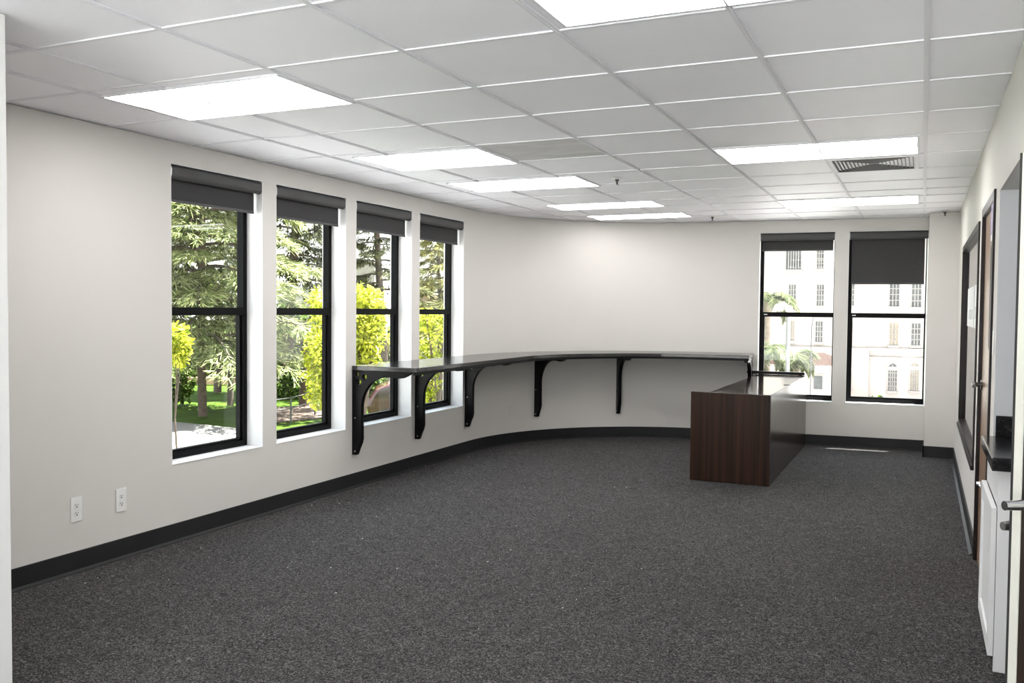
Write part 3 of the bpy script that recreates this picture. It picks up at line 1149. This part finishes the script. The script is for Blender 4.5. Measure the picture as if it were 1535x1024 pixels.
cbox(b, xf0 + 0.010, xf1, dy0 + 0.07, dy1 - 0.07, dz0 + 0.07, dz1 - 0.07)
d = b.build('door', M['cabinet'], cab, bevel=0.0015)
kb = MB().tube([(xf0 - cl.x, dy1 - 0.04 - cl.y, dz1 - 0.025), (xf0 - 0.008 - cl.x, dy1 - 0.04 - cl.y, dz1 - 0.025), (xf0 - 0.014 - cl.x, dy1 - 0.04 - cl.y, dz1 - 0.025)], [0.006, 0.012, 0.008], 14)
kb.build('knob', M['chrome'], d)
top = empty('sink_counter', (0.60, 4.80, 0.905), 'black stone counter slab with a basin set on the white base cabinet', 'counter')
tl = Vector(top.location)
b = MB()
b.box(0.2875 - tl.x, 0.915 - tl.x, 4.41 - tl.y, 5.198 - tl.y, 0.0, 0.06)
b.build('slab', M['stone'], top, bevel=0.006)
b = MB().box(XR + 0.008 - tl.x, 0.915 - tl.x, 5.178 - tl.y, 5.198 - tl.y, 0.06, 0.165)
b.build('backsplash', M['stone'], top, bevel=0.003)
b = MB().lathe([(0.155, 0.0005), (0.16, 0.004), (0.145, 0.004), (0.13, 0.002), (0.0, 0.0015)], (0.0, 0.0, 0.0), 32)
o = b.build('basin', plain('dark_basin', (0.006, 0.006, 0.007), 0.25), top)
o.location = (0.62 - tl.x, 4.80 - tl.y, 0.0605)
o.scale = (1.0, 1.3, 1.0)

# baseboard stub in the recess
b = MB().box(0.50, 0.512, 3.70, 4.46, 0, 0.10)
b.box(0.512, 0.92, 4.455, 4.462, 0, 0.10)
tag(b.build('baseboard_recess', M['edge_pale']), 'pale baseboard stub beside the cabinet', 'baseboard', kind='structure')

# near door, standing open at the right edge of the frame
E0 = on_y(1523.5, 765, 2.95)
ang = math.radians(33)                       # leaf runs right and away from its latch edge
dd = Vector((math.cos(ang), math.sin(ang), 0))
dn = Vector((math.sin(ang), -math.cos(ang), 0))   # face towards the viewer


def nxf(p):                                   # u along leaf, v towards the viewer, z up
    return Vector((E0.x, 2.95, 0)) + dd * p.x + dn * p.y + Vector((0, 0, p.z))


b = MB().box(0.002, 0.86, -0.018, 0.018, 0.01, 2.05, 0, nxf)
d2 = tag(b.build('door_2', M['door_dark']), 'dark door standing open at the right edge, seen by its latch edge', 'door', kind='structure')
MB().box(-0.002, 0.002, -0.014, 0.018, 0.01, 2.05, 0, nxf).build('latch_edge', M['edge_pale'], d2)
MB().box(-0.0025, 0.003, -0.024, -0.014, 0.01, 2.05, 0, nxf).build('dark_edge_strip', M['rubber'], d2)  # dark strip added for the dark line beside the latch edge
lever(d2, nxf(Vector((0.115, 0.018, 1.058))), dn, -dd, M['chrome'], 0.205, 0.030, 1.7)
lever(d2, nxf(Vector((0.085, -0.018, 0.965))), -dn, -dd, M['steel'], 0.075, 0.030, 1.6)
MB().box(0.03, 0.075, 0.0175, 0.022, 1.06, 1.17, 0, nxf).build('lock_plate', M['steel'], d2)

# lint on the carpet
b = MB()
rnd = random.Random(3)
for k in range(70):
    if k < 26:
        x, y = XL + 0.04 + abs(rnd.gauss(0, 0.12)), rnd.uniform(3.4, 8.6)
    else:
        x, y = rnd.uniform(-4.3, 0.1), rnd.uniform(3.0, 8.0)
    s = rnd.uniform(0.003, 0.008)
    a = rnd.uniform(0, PI)
    ca, sa = math.cos(a) * s, math.sin(a) * s
    b.add([(x - ca, y - sa, 0.001), (x + sa * .5, y - ca * .5, 0.001), (x + ca, y + sa, 0.002), (x, y, 0.005)], [(0, 1, 3), (1, 2, 3), (2, 0, 3), (0, 2, 1)])
tag(b.build('lint', M['debris']), 'scattered pale lint specks on the charcoal carpet', 'lint', kind='stuff')

# ================================================================== outside
GZ = -2.8


def G(px, py):
    return on_z(px, py, GZ)


def flat(name, pts, mat, label, z=GZ, th=0.05):
    b = MB().prism([(p.x, p.y) for p in pts], 'z', z - th, z)
    return tag(b.build(name, mat), label, name.replace('_', ' '), kind='structure')


b = MB().prism([(-160, -30), (-5.2, -30), (-5.2, 12), (-62, 190), (-160, 190)], 'z', GZ - 6, GZ - 0.06)
tag(b.build('lawn', M['grass']), 'sunlit green lawn outside the windows', 'lawn', kind='structure')
flat('pavement', [G(120, 620), G(256, 631.5), G(363, 642.5), G(440, 662), G(440, 800), G(100, 800)], M['concrete'], 'pale concrete pavement below the first window')
flat('bounce_apron', [Vector((-4.82, -30, 0)), Vector((-4.82, 12, 0)), Vector((-9.5, 17, 0)), Vector((-14, 15, 0)), Vector((-17, 8, 0)), Vector((-18, -30, 0))], plain('bounce_apron_paving', (0.29, 0.285, 0.29), 0.9, spec=0.1, noise=0.1, nscale=1.5), 'unseen pale apron added below the left windows to bounce sunlight in', GZ + 0.01)  # added out of view as a neutral reflector lifting the ceiling
flat('driveway', [G(500, 574), G(700, 566), G(760, 600), G(520, 598)], M['concrete'], 'pale driveway strip beyond the third window')
flat('flower_bed', [G(395, 612), G(480, 605), G(500, 624), G(400, 634)], M['mulch'], 'brown planting bed behind the metal railing')
GB = -6.5
flat('plaza', [Vector((-5.1, -30, 0)), Vector((80, -30, 0)), Vector((80, 200, 0)), Vector((-61.8, 200, 0)), Vector((-5.1, 12, 0))], plain('brightened_plaza_paving', (0.46, 0.44, 0.43), 0.9, noise=0.06, nscale=0.8), 'unseen plaza before the cream building, brightened to bounce daylight in', GB)  # out-of-view ground, its colour raised to send more light indoors


def blade(V, F, p, d, n, l, w):
    s = d.cross(n)
    if s.length < 1e-6:
        return
    s.normalize()
    s *= w
    i = len(V)
    V += [p - s * .5, p + s * .5, p + d * (l * .55) + s, p + d * l, p + d * (l * .55) - s]
    F.append((i, i + 1, i + 2, i + 3, i + 4))


def tree_root(name, base, label, cat='tree', group='trees outside the left windows', gz=GZ):
    return empty(name, (base.x, base.y, gz), label, cat, group)


def mesh_part(name, V, F, mat, parent):
    b = MB()
    b.v = [tuple(v) for v in V]
    b.f = F
    b.mi = [0] * len(F)
    b.sm = [False] * len(F)
    return b.build(name, mat, parent, fix=False)


def cedar(px, depth, height, spread, z_low, label, mat, seed, nb=70, lean=(0, 0), tw=0.3, tufts=24, bl=0.34):
    rnd = random.Random(seed)
    base = at(px, 560, depth)
    root = tree_root('conifer_tree', base, label)
    tr = MB()
    pts, rads = [], []
    for i in range(9):
        t = i / 8
        pts.append(Vector((lean[0] * t + 0.1 * math.sin(5 * t + seed), lean[1] * t + 0.1 * math.cos(4 * t + seed), height * t)))
        rads.append(tw * (1 - t) ** 0.8 + 0.03)
    tr.tube(pts, rads, 9)
    V, F = [], []

    def trunk_at(z):
        t = max(0, min(1, z / height))
        return Vector((lean[0] * t + 0.1 * math.sin(5 * t + seed), lean[1] * t + 0.1 * math.cos(4 * t + seed), z))
    for k in range(nb):
        t = (k + rnd.random()) / nb
        z = z_low + (height - z_low) * t ** 1.1
        az = k * 2.39996 + rnd.uniform(-.3, .3)
        L = spread * (1 - t * 0.82) * rnd.uniform(0.65, 1.1)
        o = trunk_at(z)
        h = Vector((math.cos(az), math.sin(az), 0))
        bp = []
        rise, droop = rnd.uniform(0.05, 0.35), rnd.uniform(0.25, 0.6)
        for j in range(6):
            s = j / 5
            bp.append(o + h * (L * s) + Vector((0, 0, L * (rise * s - droop * s * s))))
        tr.tube(bp, [0.055 * (1 - s / 5.2) * (0.6 + L / 6) for s in range(6)], 5, caps=False)
        side = Vector((-h.y, h.x, 0))
        m_ = int(tufts * (0.4 + L / spread))
        for j in range(m_):
            s = rnd.uniform(0.18, 1.0)
            p = o + h * (L * s) + Vector((0, 0, L * (rise * s - droop * s * s)))
            wd = 0.30 * L * (1.15 - s) + 0.18
            off = rnd.uniform(-1, 1) * wd
            p = p + side * off + Vector((0, 0, -0.22 * abs(off) + rnd.uniform(-.10, .06)))
            od = (h * rnd.uniform(.3, 1) + side * (off * 1.6 + rnd.uniform(-.3, .3))).normalized()
            for q in range(9):
                d_ = (od + Vector((rnd.uniform(-.6, .6), rnd.uniform(-.6, .6), rnd.uniform(-.85, .12)))).normalized()
                nn = Vector((rnd.uniform(-.5, .5), rnd.uniform(-.5, .5), 1)).normalized()
                blade(V, F, p, d_, nn, rnd.uniform(.5, 1.2) * bl, rnd.uniform(.026, .050) * bl)
    tr.build('trunk', M['bark'], root, fix=False)
    mesh_part('foliage', V, F, mat, root)
    return root


cedar(306, 36, 17, 5.8, 2.9, 'tall pale green cedar filling the window nearest the viewer', M['needle'], 3, nb=110, tw=0.15, tufts=120, bl=0.50)
cedar(432, 46, 18, 5.0, 5.6, 'dark cedar behind the second window from the viewer', M['needle_dark'], 11, nb=60, lean=(0.6, 0), tw=0.24, tufts=74, bl=0.55)
cedar(582, 46, 16, 3.2, 5.2, 'leaning cedar with a bare pale trunk behind the third window', M['needle_dark'], 23, nb=46, lean=(-2.0, 0.6), tw=0.22, tufts=50, bl=0.52)
cedar(657, 52, 10.0, 3.4, 2.6, 'golden conifer behind the last left window', M['needle_gold'], 31, nb=52, tw=0.16, tufts=44, bl=0.65)
cedar(225, 56, 18, 6.5, 2.6, 'dark cedar farther back at the left of the first window', M['needle_dark'], 41, nb=70, tw=0.28, tufts=44, bl=0.75)


def broadleaf(px, depth, blobs, label, mat, seed, n=900, ls=0.13, trunk=0.10, name='broadleaf_tree', cat='tree', group='trees outside the left windows', bark='bark', gz=GZ):
    # blobs: (px, py, radius in m, dz shift in depth)
    rnd = random.Random(seed)
    base = at(px, 560, depth)
    root = tree_root(name, base, label, cat, group, gz)
    o = Vector((base.x, base.y, gz))
    V, F = [], []
    tr = MB()
    cs = [(at(a, c, depth + dz) - o, r) for a, c, r, dz in blobs]
    zm = sum(c.z for c, r in cs) / len(cs)
    fork = Vector((0, 0, max(0.4, zm * 0.45)))
    tr.tube([(0, 0, 0), (0.03, 0.02, fork.z * .5), fork], [trunk, trunk * .8, trunk * .7], 8)
    tot = sum(r * r for c, r in cs)
    for c, r in cs:
        tr.tube([fork, fork.lerp(c, .5) + Vector((0.05, 0, 0.05)), c], [trunk * .6, trunk * .4, trunk * .15], 6, caps=False)
        for k in range(int(n * r * r / tot)):
            v = Vector((rnd.gauss(0, 1), rnd.gauss(0, 1), rnd.gauss(0, 1))).normalized()
            rr_ = r * rnd.uniform(.35, 1.0) ** .6 * (1 + .25 * math.sin(7 * v.x + seed) * math.cos(6 * v.z))
            p = c + v * rr_
            d_ = (v + Vector((rnd.uniform(-1, 1), rnd.uniform(-1, 1), rnd.uniform(-1.2, .4)))).normalized()
            nn = Vector((rnd.uniform(-.8, .8), rnd.uniform(-.8, .8), 1)).normalized()
            blade(V, F, p, d_, nn, ls * rnd.uniform(.8, 1.7), ls * rnd.uniform(.3, .55))
    tr.build('trunk', M[bark], root, fix=False)
    mesh_part('foliage', V, F, mat, root)
    return root


broadleaf(496, 21, [(484, 452, .32, 0), (490, 480, .36, .3), (492, 520, .45, -.3), (486, 560, .45, 0), (480, 590, .36, .4), (470, 535, .28, 0), (476, 510, .25, 0), (497, 560, .4, 0)],
          'lime yellow leafy tree behind the second window frame', M['maple'], 5, n=4200, ls=.075)
broadleaf(545, 22, [(540, 450, .36, 0), (556, 452, .34, .3), (540, 490, .46, 0), (554, 505, .42, 0), (540, 535, .40, .3), (562, 480, .26, 0), (530, 470, .4, 0), (550, 545, .3, 0), (538, 565, .3, 0)],
          'bright yellow green tree in the third window above the counter', M['maple'], 8, n=4800, ls=.08)
broadleaf(655, 25, [(640, 480, .34, 0), (662, 500, .36, 0), (640, 530, .36, .2), (662, 545, .32, 0), (646, 575, .34, 0), (632, 562, .28, 0), (637, 595, .28, 0), (668, 478, .24, 0)],
          'lime yellow young tree in the last left window', M['maple'], 9, n=2000, ls=.085)
broadleaf(262, 23, [(262, 505, .34, 0), (270, 520, .26, 0), (266, 535, .26, 0)], 'small yellow green sapling low at the left of the first window', M['maple'], 12, n=1000, ls=.085, trunk=.03)
for i, (px, py, r, dp, lab) in enumerate([(262, 575, .8, 40, 'round green shrub at the left of the first window lawn'), (432, 575, .9, 44, 'low green shrub behind the railing in the second window'),
                                          (545, 562, .8, 36, 'pale low shrub under the yellow tree in the third window'), (424, 478, 1.0, 50, 'tall green shrub against the beige house wall')]):
    broadleaf(px, dp, [(px - 6, py, r, 0), (px + 12, py - 4, r * .8, .4), (px + 2, py + 8, r * .8, -.3)], lab, M['bush'], 50 + i, n=900, ls=.16, trunk=.05, name='garden_shrub', cat='shrub', group='shrubs on the lawn')


for i, (px, r, dp, lab) in enumerate([(246, 1.7, 56, 'tall dark hedge shrub above the salmon wall, left edge of the first window'), (292, 1.9, 57, 'tall dark hedge shrub above the salmon wall, behind the cedar trunk'),
                                     (340, 1.8, 56, 'tall dark hedge shrub above the salmon wall, right part of the first window'),
                                     (424, 1.6, 57, 'tall dark hedge shrub under the beige flat-topped house'), (470, 1.6, 58, 'tall dark hedge shrub behind the lime tree of the second window'),
                                     (548, 1.7, 66, 'tall dark hedge shrub behind the third window tree'), (590, 1.8, 66, 'tall dark hedge shrub right of the third window')]):
    broadleaf(px, dp, [(px - 16, 535, r, 0), (px + 16, 528, r * .9, .6), (px, 556, r * .8, -.5)], lab, M['needle_dark'], 90 + i, n=1800, ls=.22, trunk=.12, name='hedge_shrub', cat='shrub', group='hedge behind the garden wall')


def thin_trunk(px, y0, y1, depth, r, label, bark='bark'):
    a, c = at(px, y0, depth), at(px, y1, depth)
    root = tree_root('bare_tree', a, label)
    o = Vector((a.x, a.y, GZ))
    top_ = c - o
    tr = MB().tube([(0, 0, 0), top_ * .5 + Vector((.06, 0, 0)), top_], [r, r * .85, r * .7], 8)
    for k in range(4):
        s = top_ * (0.6 + .1 * k)
        tr.tube([s, s + Vector((math.cos(k * 2.1) * .5, math.sin(k * 2.1) * .5, .5))], [r * .35, r * .1], 5, caps=False)
    tr.build('trunk', M[bark], root, fix=False)
    V, F = [], []
    rnd = random.Random(int(px))
    for k in range(420):
        v = Vector((rnd.gauss(0, .7), rnd.gauss(0, .7), rnd.gauss(0, .5)))
        d_ = Vector((rnd.uniform(-1, 1), rnd.uniform(-1, 1), rnd.uniform(-1, .3))).normalized()
        blade(V, F, top_ + v, d_, Vector((rnd.uniform(-.6, .6), rnd.uniform(-.6, .6), 1)).normalized(), rnd.uniform(.15, .3), .06)
    mesh_part('foliage', V, F, M['bush'], root)


thin_trunk(345, 612, 440, 40, .14, 'thin dark tree trunk at the right of the first window', 'bark')
thin_trunk(326, 598, 440, 46, .20, 'slim dark tree trunk between the thick cedar trunk and the window edge', 'bark')
thin_trunk(455, 605, 480, 40, .22, 'dark drooping tree trunk behind the railing', 'bark')


def house(name, px0, px1, py_top, depth, deep, mat, label, roof=True, wins=()):
    a, c = at(px0, 560, depth), at(px1, 560, depth)
    top_ = at((px0 + px1) / 2, py_top, depth).z
    L = (c - a)
    L.z = 0
    wlen = L.length
    ang = math.atan2(L.y, L.x)
    r = empty(name, (a.x, a.y, GZ), label, 'house', None, ang)
    h = top_ - GZ
    MB().box(0, wlen, 0, deep, 0, h).build('wall', mat, r)
    if roof:
        MB().prism([(-.4, h), (deep / 2, h + deep * .18), (deep + .4, h)], 'x', -.4, wlen + .4).build('roof', M['roofing'], r)
    for (u, z, w_, hh) in wins:
        f = MB().box(u, u + w_, -.05, .02, z, z + hh).build('window', M['win_bar'], r)
        MB().box(u + .08, u + w_ - .08, -.06, -.04, z + .08, z + hh - .08).build('pane', M['win_dark'], f)
    return r


house('house', 418, 476, 432, 58, 6, M['house'], 'beige flat-topped house wall behind the second window', roof=False, wins=((.5, 2.4, 1.1, 1.5),))
house('house', 520, 561, 391, 58, 6, M['house'], 'tall beige house wall behind the third window', roof=False, wins=((.4, 2.0, .8, 1.4),))
house('house', 596, 690, 470, 66, 8, M['facade'], 'pale house far behind the last left window', roof=True, wins=((1.0, 1.5, 1.2, 1.5), (3.0, 1.5, 1.2, 1.5)))
house('garden_wall', 190, 400, 566, 50.5, .5, M['brick'], 'salmon plaster garden wall beyond the lawn in the first window', roof=False)
house('garden_wall', 400, 520, 563, 52, .5, M['house'], 'pale plaster garden wall beyond the railing', roof=False)

# metal railing in the second window
rl = empty('metal_railing', G(436, 634), 'thin dark metal railing on the grass in the second window', 'railing')
ro = Vector(rl.location)
pa, pb, pc = G(400, 640) - ro, G(436, 634) - ro, G(472, 622) - ro
for q, h in ((pb, .95), (pc, .95), (pa, .95)):
    MB().tube([q, q + Vector((0, 0, h))], .035, 8).build('post', M['rail'], rl)
for h in (.95, .55):
    MB().tube([pa + Vector((0, 0, h)), pb + Vector((0, 0, h)), pc + Vector((0, 0, h))], .025, 6).build('rail', M['rail'], rl)
# pole fence in the third window
fl = empty('wire_fence', G(562, 612), 'slim pole fence with a top rail seen under the counter', 'fence')
fo = Vector(fl.location)
for px in (500, 562, 640):
    q = G(px, 612) - fo
    MB().tube([q, q + Vector((0, 0, 1.35))], .03, 8).build('post', M['rail'], fl)
for h in (1.33, .7):
    MB().tube([G(500, 612) - fo + Vector((0, 0, h)), G(562, 612) - fo + Vector((0, 0, h)), G(640, 612) - fo + Vector((0, 0, h))], .018, 6).build('rail', M['rail'], fl)

# parked car, seen from above through the third window
cp = at(634, 600, 34.5)
car = empty('parked_car', (cp.x, cp.y, GZ), 'dark red parked car behind the counter bracket in the third window', 'car', None, YAW + 0.15)
prof = [(-2.05, .35), (-2.12, .75), (-2.02, 1.0), (-1.78, 1.36), (-1.35, 1.55), (-.3, 1.60), (.6, 1.5), (1.2, 1.05), (1.95, .92), (2.15, .7), (2.1, .35)]
o = MB().prism(prof, 'y', -.82, .82, 0, None, False).build('body', M['car_paint'], car, bevel=.12)
gl = [(-1.86, 1.05), (-1.62, 1.38), (-1.2, 1.5), (-.3, 1.52), (.55, 1.45), (1.05, 1.07)]
MB().prism(gl, 'y', -.835, .835).build('side_glass', M['car_glass'], car)
MB().prism([(-2.03, 1.02), (-1.80, 1.36), (-1.74, 1.34), (-1.97, 1.0)], 'y', -.64, .64).build('rear_window', M['car_glass'], car)
for sx in (-1.35, 1.35):
    for sy in (-.78, .78):
        MB().tube([(sx, sy - .1, .32), (sx, sy + .1, .32)], .32, 18, smooth=False).build('wheel', M['rubber'], car)

# ---- behind the back windows: cream building, annex, palms, lamp post
FY = 75.0


def fp(px, py, y=FY):
    return on_y(px, py, y)


bx0, bx1 = fp(1100, 500).x, fp(1520, 500).x
bz1 = fp(1250, 250).z
bld = empty('cream_building', ((bx0 + bx1) / 2, FY, GB), 'large cream stucco building with rows of tall windows behind the back wall', 'building')
bo = Vector(bld.location)
MB().box(bx0 - bo.x, bx1 - bo.x, 0, 14, 0, bz1 - GB).build('wall', M['facade'], bld)
for (pa_, pb_) in ((520, 524), (533, 536), (365, 368)):
    z0, z1 = fp(1250, pb_).z - GB, fp(1250, pa_).z - GB
    MB().box(bx0 - bo.x, bx1 - bo.x, -.25, 0.0, z0, z1).build('moulding', M['facade_band'], bld)
xq = fp(1304, 500).x - bo.x
MB().box(bx0 - bo.x, xq, -.35, 0, 0, fp(1250, 521).z - GB).build('projecting_bay', M['facade_band'], bld)


def bwin(px, y0, y1, wpx, nv, nh, arched=False, mat='win_dark', dy=0.0):
    a, c = fp(px - wpx / 2, y1), fp(px + wpx / 2, y0)
    x0, x1, z0, z1 = a.x - bo.x, c.x - bo.x, a.z - GB, c.z - GB
    w = x1 - x0
    f = MB()
    yy = dy
    if arched:
        r = w / 2
        zs = z1 - r * 1.25
        outl = [(x0, z0), (x1, z0), (x1, zs)] + [((x0 + x1) / 2 + r * math.cos(PI * k / 10), zs + 1.25 * r * math.sin(PI * k / 10)) for k in range(1, 10)] + [(x0, zs)]
    else:
        outl = [(x0, z0), (x1, z0), (x1, z1), (x0, z1)]
    cxm, czm = (x0 + x1) / 2, (z0 + z1) / 2
    big = [(cxm + (q[0] - cxm) * 1.22, czm + (q[1] - czm) * 1.08) for q in outl]
    fo_ = MB().prism(big, 'y', yy - .12, yy + .01).build('window', M['facade'], bld)
    MB().prism(outl, 'y', yy - .16, yy - .10).build('pane', M[mat], fo_)
    bars = MB()
    bw = .06
    for k in range(1, nv):
        u = x0 + w * k / nv
        bars.box(u - bw / 2, u + bw / 2, yy - .22, yy - .14, z0, (zs if arched else z1))
    for k in range(1, nh):
        z = z0 + ((zs if arched else z1) - z0) * k / nh
        bars.box(x0, x1, yy - .22, yy - .14, z - bw / 2, z + bw / 2)
    if arched:
        bars.box(x0, x1, yy - .24, yy - .12, zs - .15, zs + .15)
        for k in range(1, 4):
            an = PI * k / 4
            bars.box(cxm - .04, cxm + .04, yy - .22, yy - .14, zs, zs + r * .9) if k == 2 else None
    bars.box(x0 - w * .13, x1 + w * .13, yy - .3, yy - .02, z0 - .22, z0 - .02)
    bars.build('glazing_bars', M['win_bar'], fo_)


for (px, y0, y1, w_, nv, nh, ar, mt_, dy) in [
        (1190, 372, 404, 23, 6, 1, 0, 'win_dark', 0), (1230, 372, 403, 10.5, 3, 4, 0, 'win_dark', 0),
        (1188, 427, 457, 11, 3, 4, 0, 'win_dark', 0), (1230, 427, 458, 11, 3, 4, 0, 'win_dark', 0),
        (1187, 481, 510, 9, 3, 4, 0, 'win_blind', 0), (1228, 482, 512, 11, 3, 4, 0, 'win_dark', 0),
        (1277, 426, 458, 8, 2, 4, 0, 'win_dark', 0), (1341, 424, 459, 15, 3, 4, 0, 'win_dark', 0), (1374, 424, 460, 15, 3, 4, 0, 'win_dark', 0),
        (1276, 483, 515, 5, 2, 4, 0, 'win_blind', 0), (1340, 485, 517, 14, 3, 4, 0, 'win_blind', 0), (1373, 485, 517, 14, 3, 4, 0, 'win_dark', 0),
        (1341, 370, 400, 15, 3, 4, 0, 'win_dark', 0), (1374, 370, 400, 15, 3, 4, 0, 'win_dark', 0),
        (1272, 546, 581, 10, 3, 5, 1, 'win_dark', -.35), (1338, 545, 585, 14, 4, 5, 1, 'win_dark', 0), (1371, 544, 585, 14, 4, 5, 1, 'win_blind', 0)]:
    bwin(px, y0, y1, w_, nv, nh, bool(ar), mt_, dy)

AY = 55.0
ax0, ax1 = fp(1120, 560, AY).x, fp(1246, 560, AY).x
az = fp(1210, 547, AY).z - GB
ann = empty('annex', ((ax0 + ax1) / 2, AY, GB), 'low pink annex with a brown hipped roof in front of the cream building', 'building')
ao = Vector(ann.location)
MB().box(ax0 - ao.x, ax1 - ao.x, 0, 6, 0, az).build('wall', M['facade'], ann)
rz = fp(1210, 531, AY).z - GB
e = .4
X0, X1 = ax0 - ao.x - e, ax1 - ao.x + e
rx = fp(1226, 531, AY).x - ao.x
MB().add([(X0, -e, az), (X1, -e, az), (X1, 6 + e, az), (X0, 6 + e, az), (X0 + 1.2, 3, rz), (rx, 3, rz)], [(0, 1, 5, 4), (1, 2, 5), (2, 3, 4, 5), (3, 0, 4), (3, 2, 1, 0)]).build('roof', M['roofing'], ann)
wa, wb = fp(1220, 583, AY), fp(1233, 564, AY)
f = MB().box(wa.x - .12 - ao.x, wb.x + .12 - ao.x, -.06, .02, wa.z - .12 - GB, wb.z + .12 - GB).build('window', M['win_bar'], ann)
MB().box(wa.x - ao.x, wb.x - ao.x, -.1, -.05, wa.z - GB, wb.z - GB).build('pane', M['win_dark'], f)


def palm(px, pyc, depth, flen, nf, label, seed, tr=.16):
    rnd = random.Random(seed)
    c = at(px, pyc, depth)
    r = tree_root('palm_tree', c, label, 'palm', 'palms outside the back window', GB)
    h = c.z - GB
    MB().tube([(0, 0, 0), (.05, 0, h * .5), (0, 0, h)], [tr * 1.2, tr, tr * .9], 10).build('trunk', M['bark_pale'], r, fix=False)
    V, F = [], []
    st = MB()
    for k in range(nf):
        az_ = k * 2.39996 + rnd.uniform(-.2, .2)
        el = rnd.uniform(-.15, 1.15)
        hd = Vector((math.cos(az_), math.sin(az_), 0))
        pts = []
        L = flen * rnd.uniform(.8, 1.1)
        p = Vector((0, 0, h))
        ang_ = el
        for j in range(10):
            pts.append(p.copy())
            p = p + (hd * math.cos(ang_) + Vector((0, 0, math.sin(ang_)))) * (L / 9)
            ang_ -= rnd.uniform(.16, .26)
        st.tube(pts, [.025 * (1 - j / 11) for j in range(10)], 5, caps=False)
        sd = Vector((-hd.y, hd.x, 0))
        for j in range(8, 72):
            s = j / 72 * 9
            i = min(8, int(s))
            q = pts[i].lerp(pts[i + 1], s - i)
            tg = (pts[i + 1] - pts[i]).normalized()
            for sg_ in (-1, 1):
                d_ = (tg * .6 + sd * sg_ * .8 + Vector((0, 0, rnd.uniform(-.7, -.05)))).normalized()
                blade(V, F, q, d_, Vector((rnd.uniform(-.3, .3), rnd.uniform(-.3, .3), 1)).normalized(), rnd.uniform(.35, .6) * (1 - .4 * abs(s / 9 - .5)), .02)
    st.build('frond_stem', M['palm'], r, fix=False)
    mesh_part('fronds', V, F, M['palm'], r)


palm(1150, 452, 40, 1.75, 16, 'tall palm at the left of the back window behind the desk', 3)
palm(1147, 525, 34, 1.15, 18, 'shorter palm low at the left of the desk-side back window', 5)
palm(1193, 534, 36, .95, 18, 'short palm right of the white lamp post', 6)

lp = at(1180, 560, 33)
post = empty('lamp_post', (lp.x, lp.y, GB), 'white street lamp post with a domed globe in the back window behind the desk', 'street lamp')
hz = at(1180, 476, 33).z - GB
MB().tube([(0, 0, 0), (0, 0, 0.4), (0, 0, hz)], [.15, .085, .075], 12).build('pole', M['post_white'], post)
ga = at(1167, 462, 33)
gv = Vector((ga.x - lp.x, ga.y - lp.y, ga.z - GB))
MB().tube([(0, 0, hz), (gv.x * .5, gv.y * .5, hz + .12), (gv.x, gv.y, gv.z - .12)], .03, 8).build('arm', M['post_white'], post)
MB().lathe([(0.0, -.10), (.17, -.10), (.17, -.02), (.15, .08), (.09, .15), (0, .17)], gv, 18).build('globe', M['globe'], post)
wl = at(1218, 476, 30)
w2 = at(1216, 524, 30)
wb_ = MB()
wb_.tube([at(1219.5, 476, 30), at(1218, 482, 30), at(1216.6, 492, 30), at(1216.2, 510, 30), at(1216, 524, 30), Vector((w2.x, w2.y, GB))], .016, 6)
o = wb_.build('guy_wire', M['rail'])
tag(o, 'thin dark bent rod standing outside the back window behind the desk', 'wire')
broadleaf(1316, 30, [(1312, 603, .18, 0), (1322, 604, .18, 0)], 'small green shrub tip at the foot of the back window beside the column', M['bush'], 77, n=160, ls=.13, trunk=.03, name='garden_shrub', cat='shrub', group=None, gz=GB)

# ------------------------------------------------------------------ sky and sun
wd = bpy.data.worlds.new('sky')
scene.world = wd
wd.use_nodes = True
nt = wd.node_tree
bg = nt.nodes['Background']
tc = nt.nodes.new('ShaderNodeTexCoord')
sp = nt.nodes.new('ShaderNodeSeparateXYZ')
rp = nt.nodes.new('ShaderNodeValToRGB')
rp.color_ramp.elements[0].position = 0.0
rp.color_ramp.elements[0].color = (1.0, 0.985, 0.96, 1)
rp.color_ramp.elements[1].position = 0.8
rp.color_ramp.elements[1].color = (0.72, 0.84, 1.0, 1)
nt.links.new(tc.outputs['Generated'], sp.inputs[0])
nt.links.new(sp.outputs['Z'], rp.inputs['Fac'])
nt.links.new(rp.outputs['Color'], bg.inputs['Color'])
bg.inputs['Strength'].default_value = 1.7

sd_ = bpy.data.lights.new('sun', 'SUN')
sd_.energy = 26.0
sd_.angle = math.radians(0.6)
sd_.color = (1.0, 0.97, 0.93)
so = bpy.data.objects.new('sun', sd_)
COL.objects.link(so)
trav = Vector((-0.30, -0.40, -1.9)).normalized()
so.rotation_euler = trav.to_track_quat('-Z', 'Y').to_euler()
so.location = (0, 30, 40)

# ------------------------------------------------------------------ view
scene.view_settings.view_transform = 'Standard'
scene.view_settings.look = 'None'
scene.view_settings.exposure = 1.13
scene.view_settings.gamma = 1.0
scene.view_settings.use_curve_mapping = False
try:
    scene.cycles.use_denoising = True
    scene.cycles.max_bounces = 12
    scene.cycles.diffuse_bounces = 6
    scene.cycles.transparent_max_bounces = 24
    scene.cycles.sample_clamp_indirect = 8.0
    scene.cycles.caustics_reflective = False
    scene.cycles.caustics_refractive = False
except Exception:
    pass
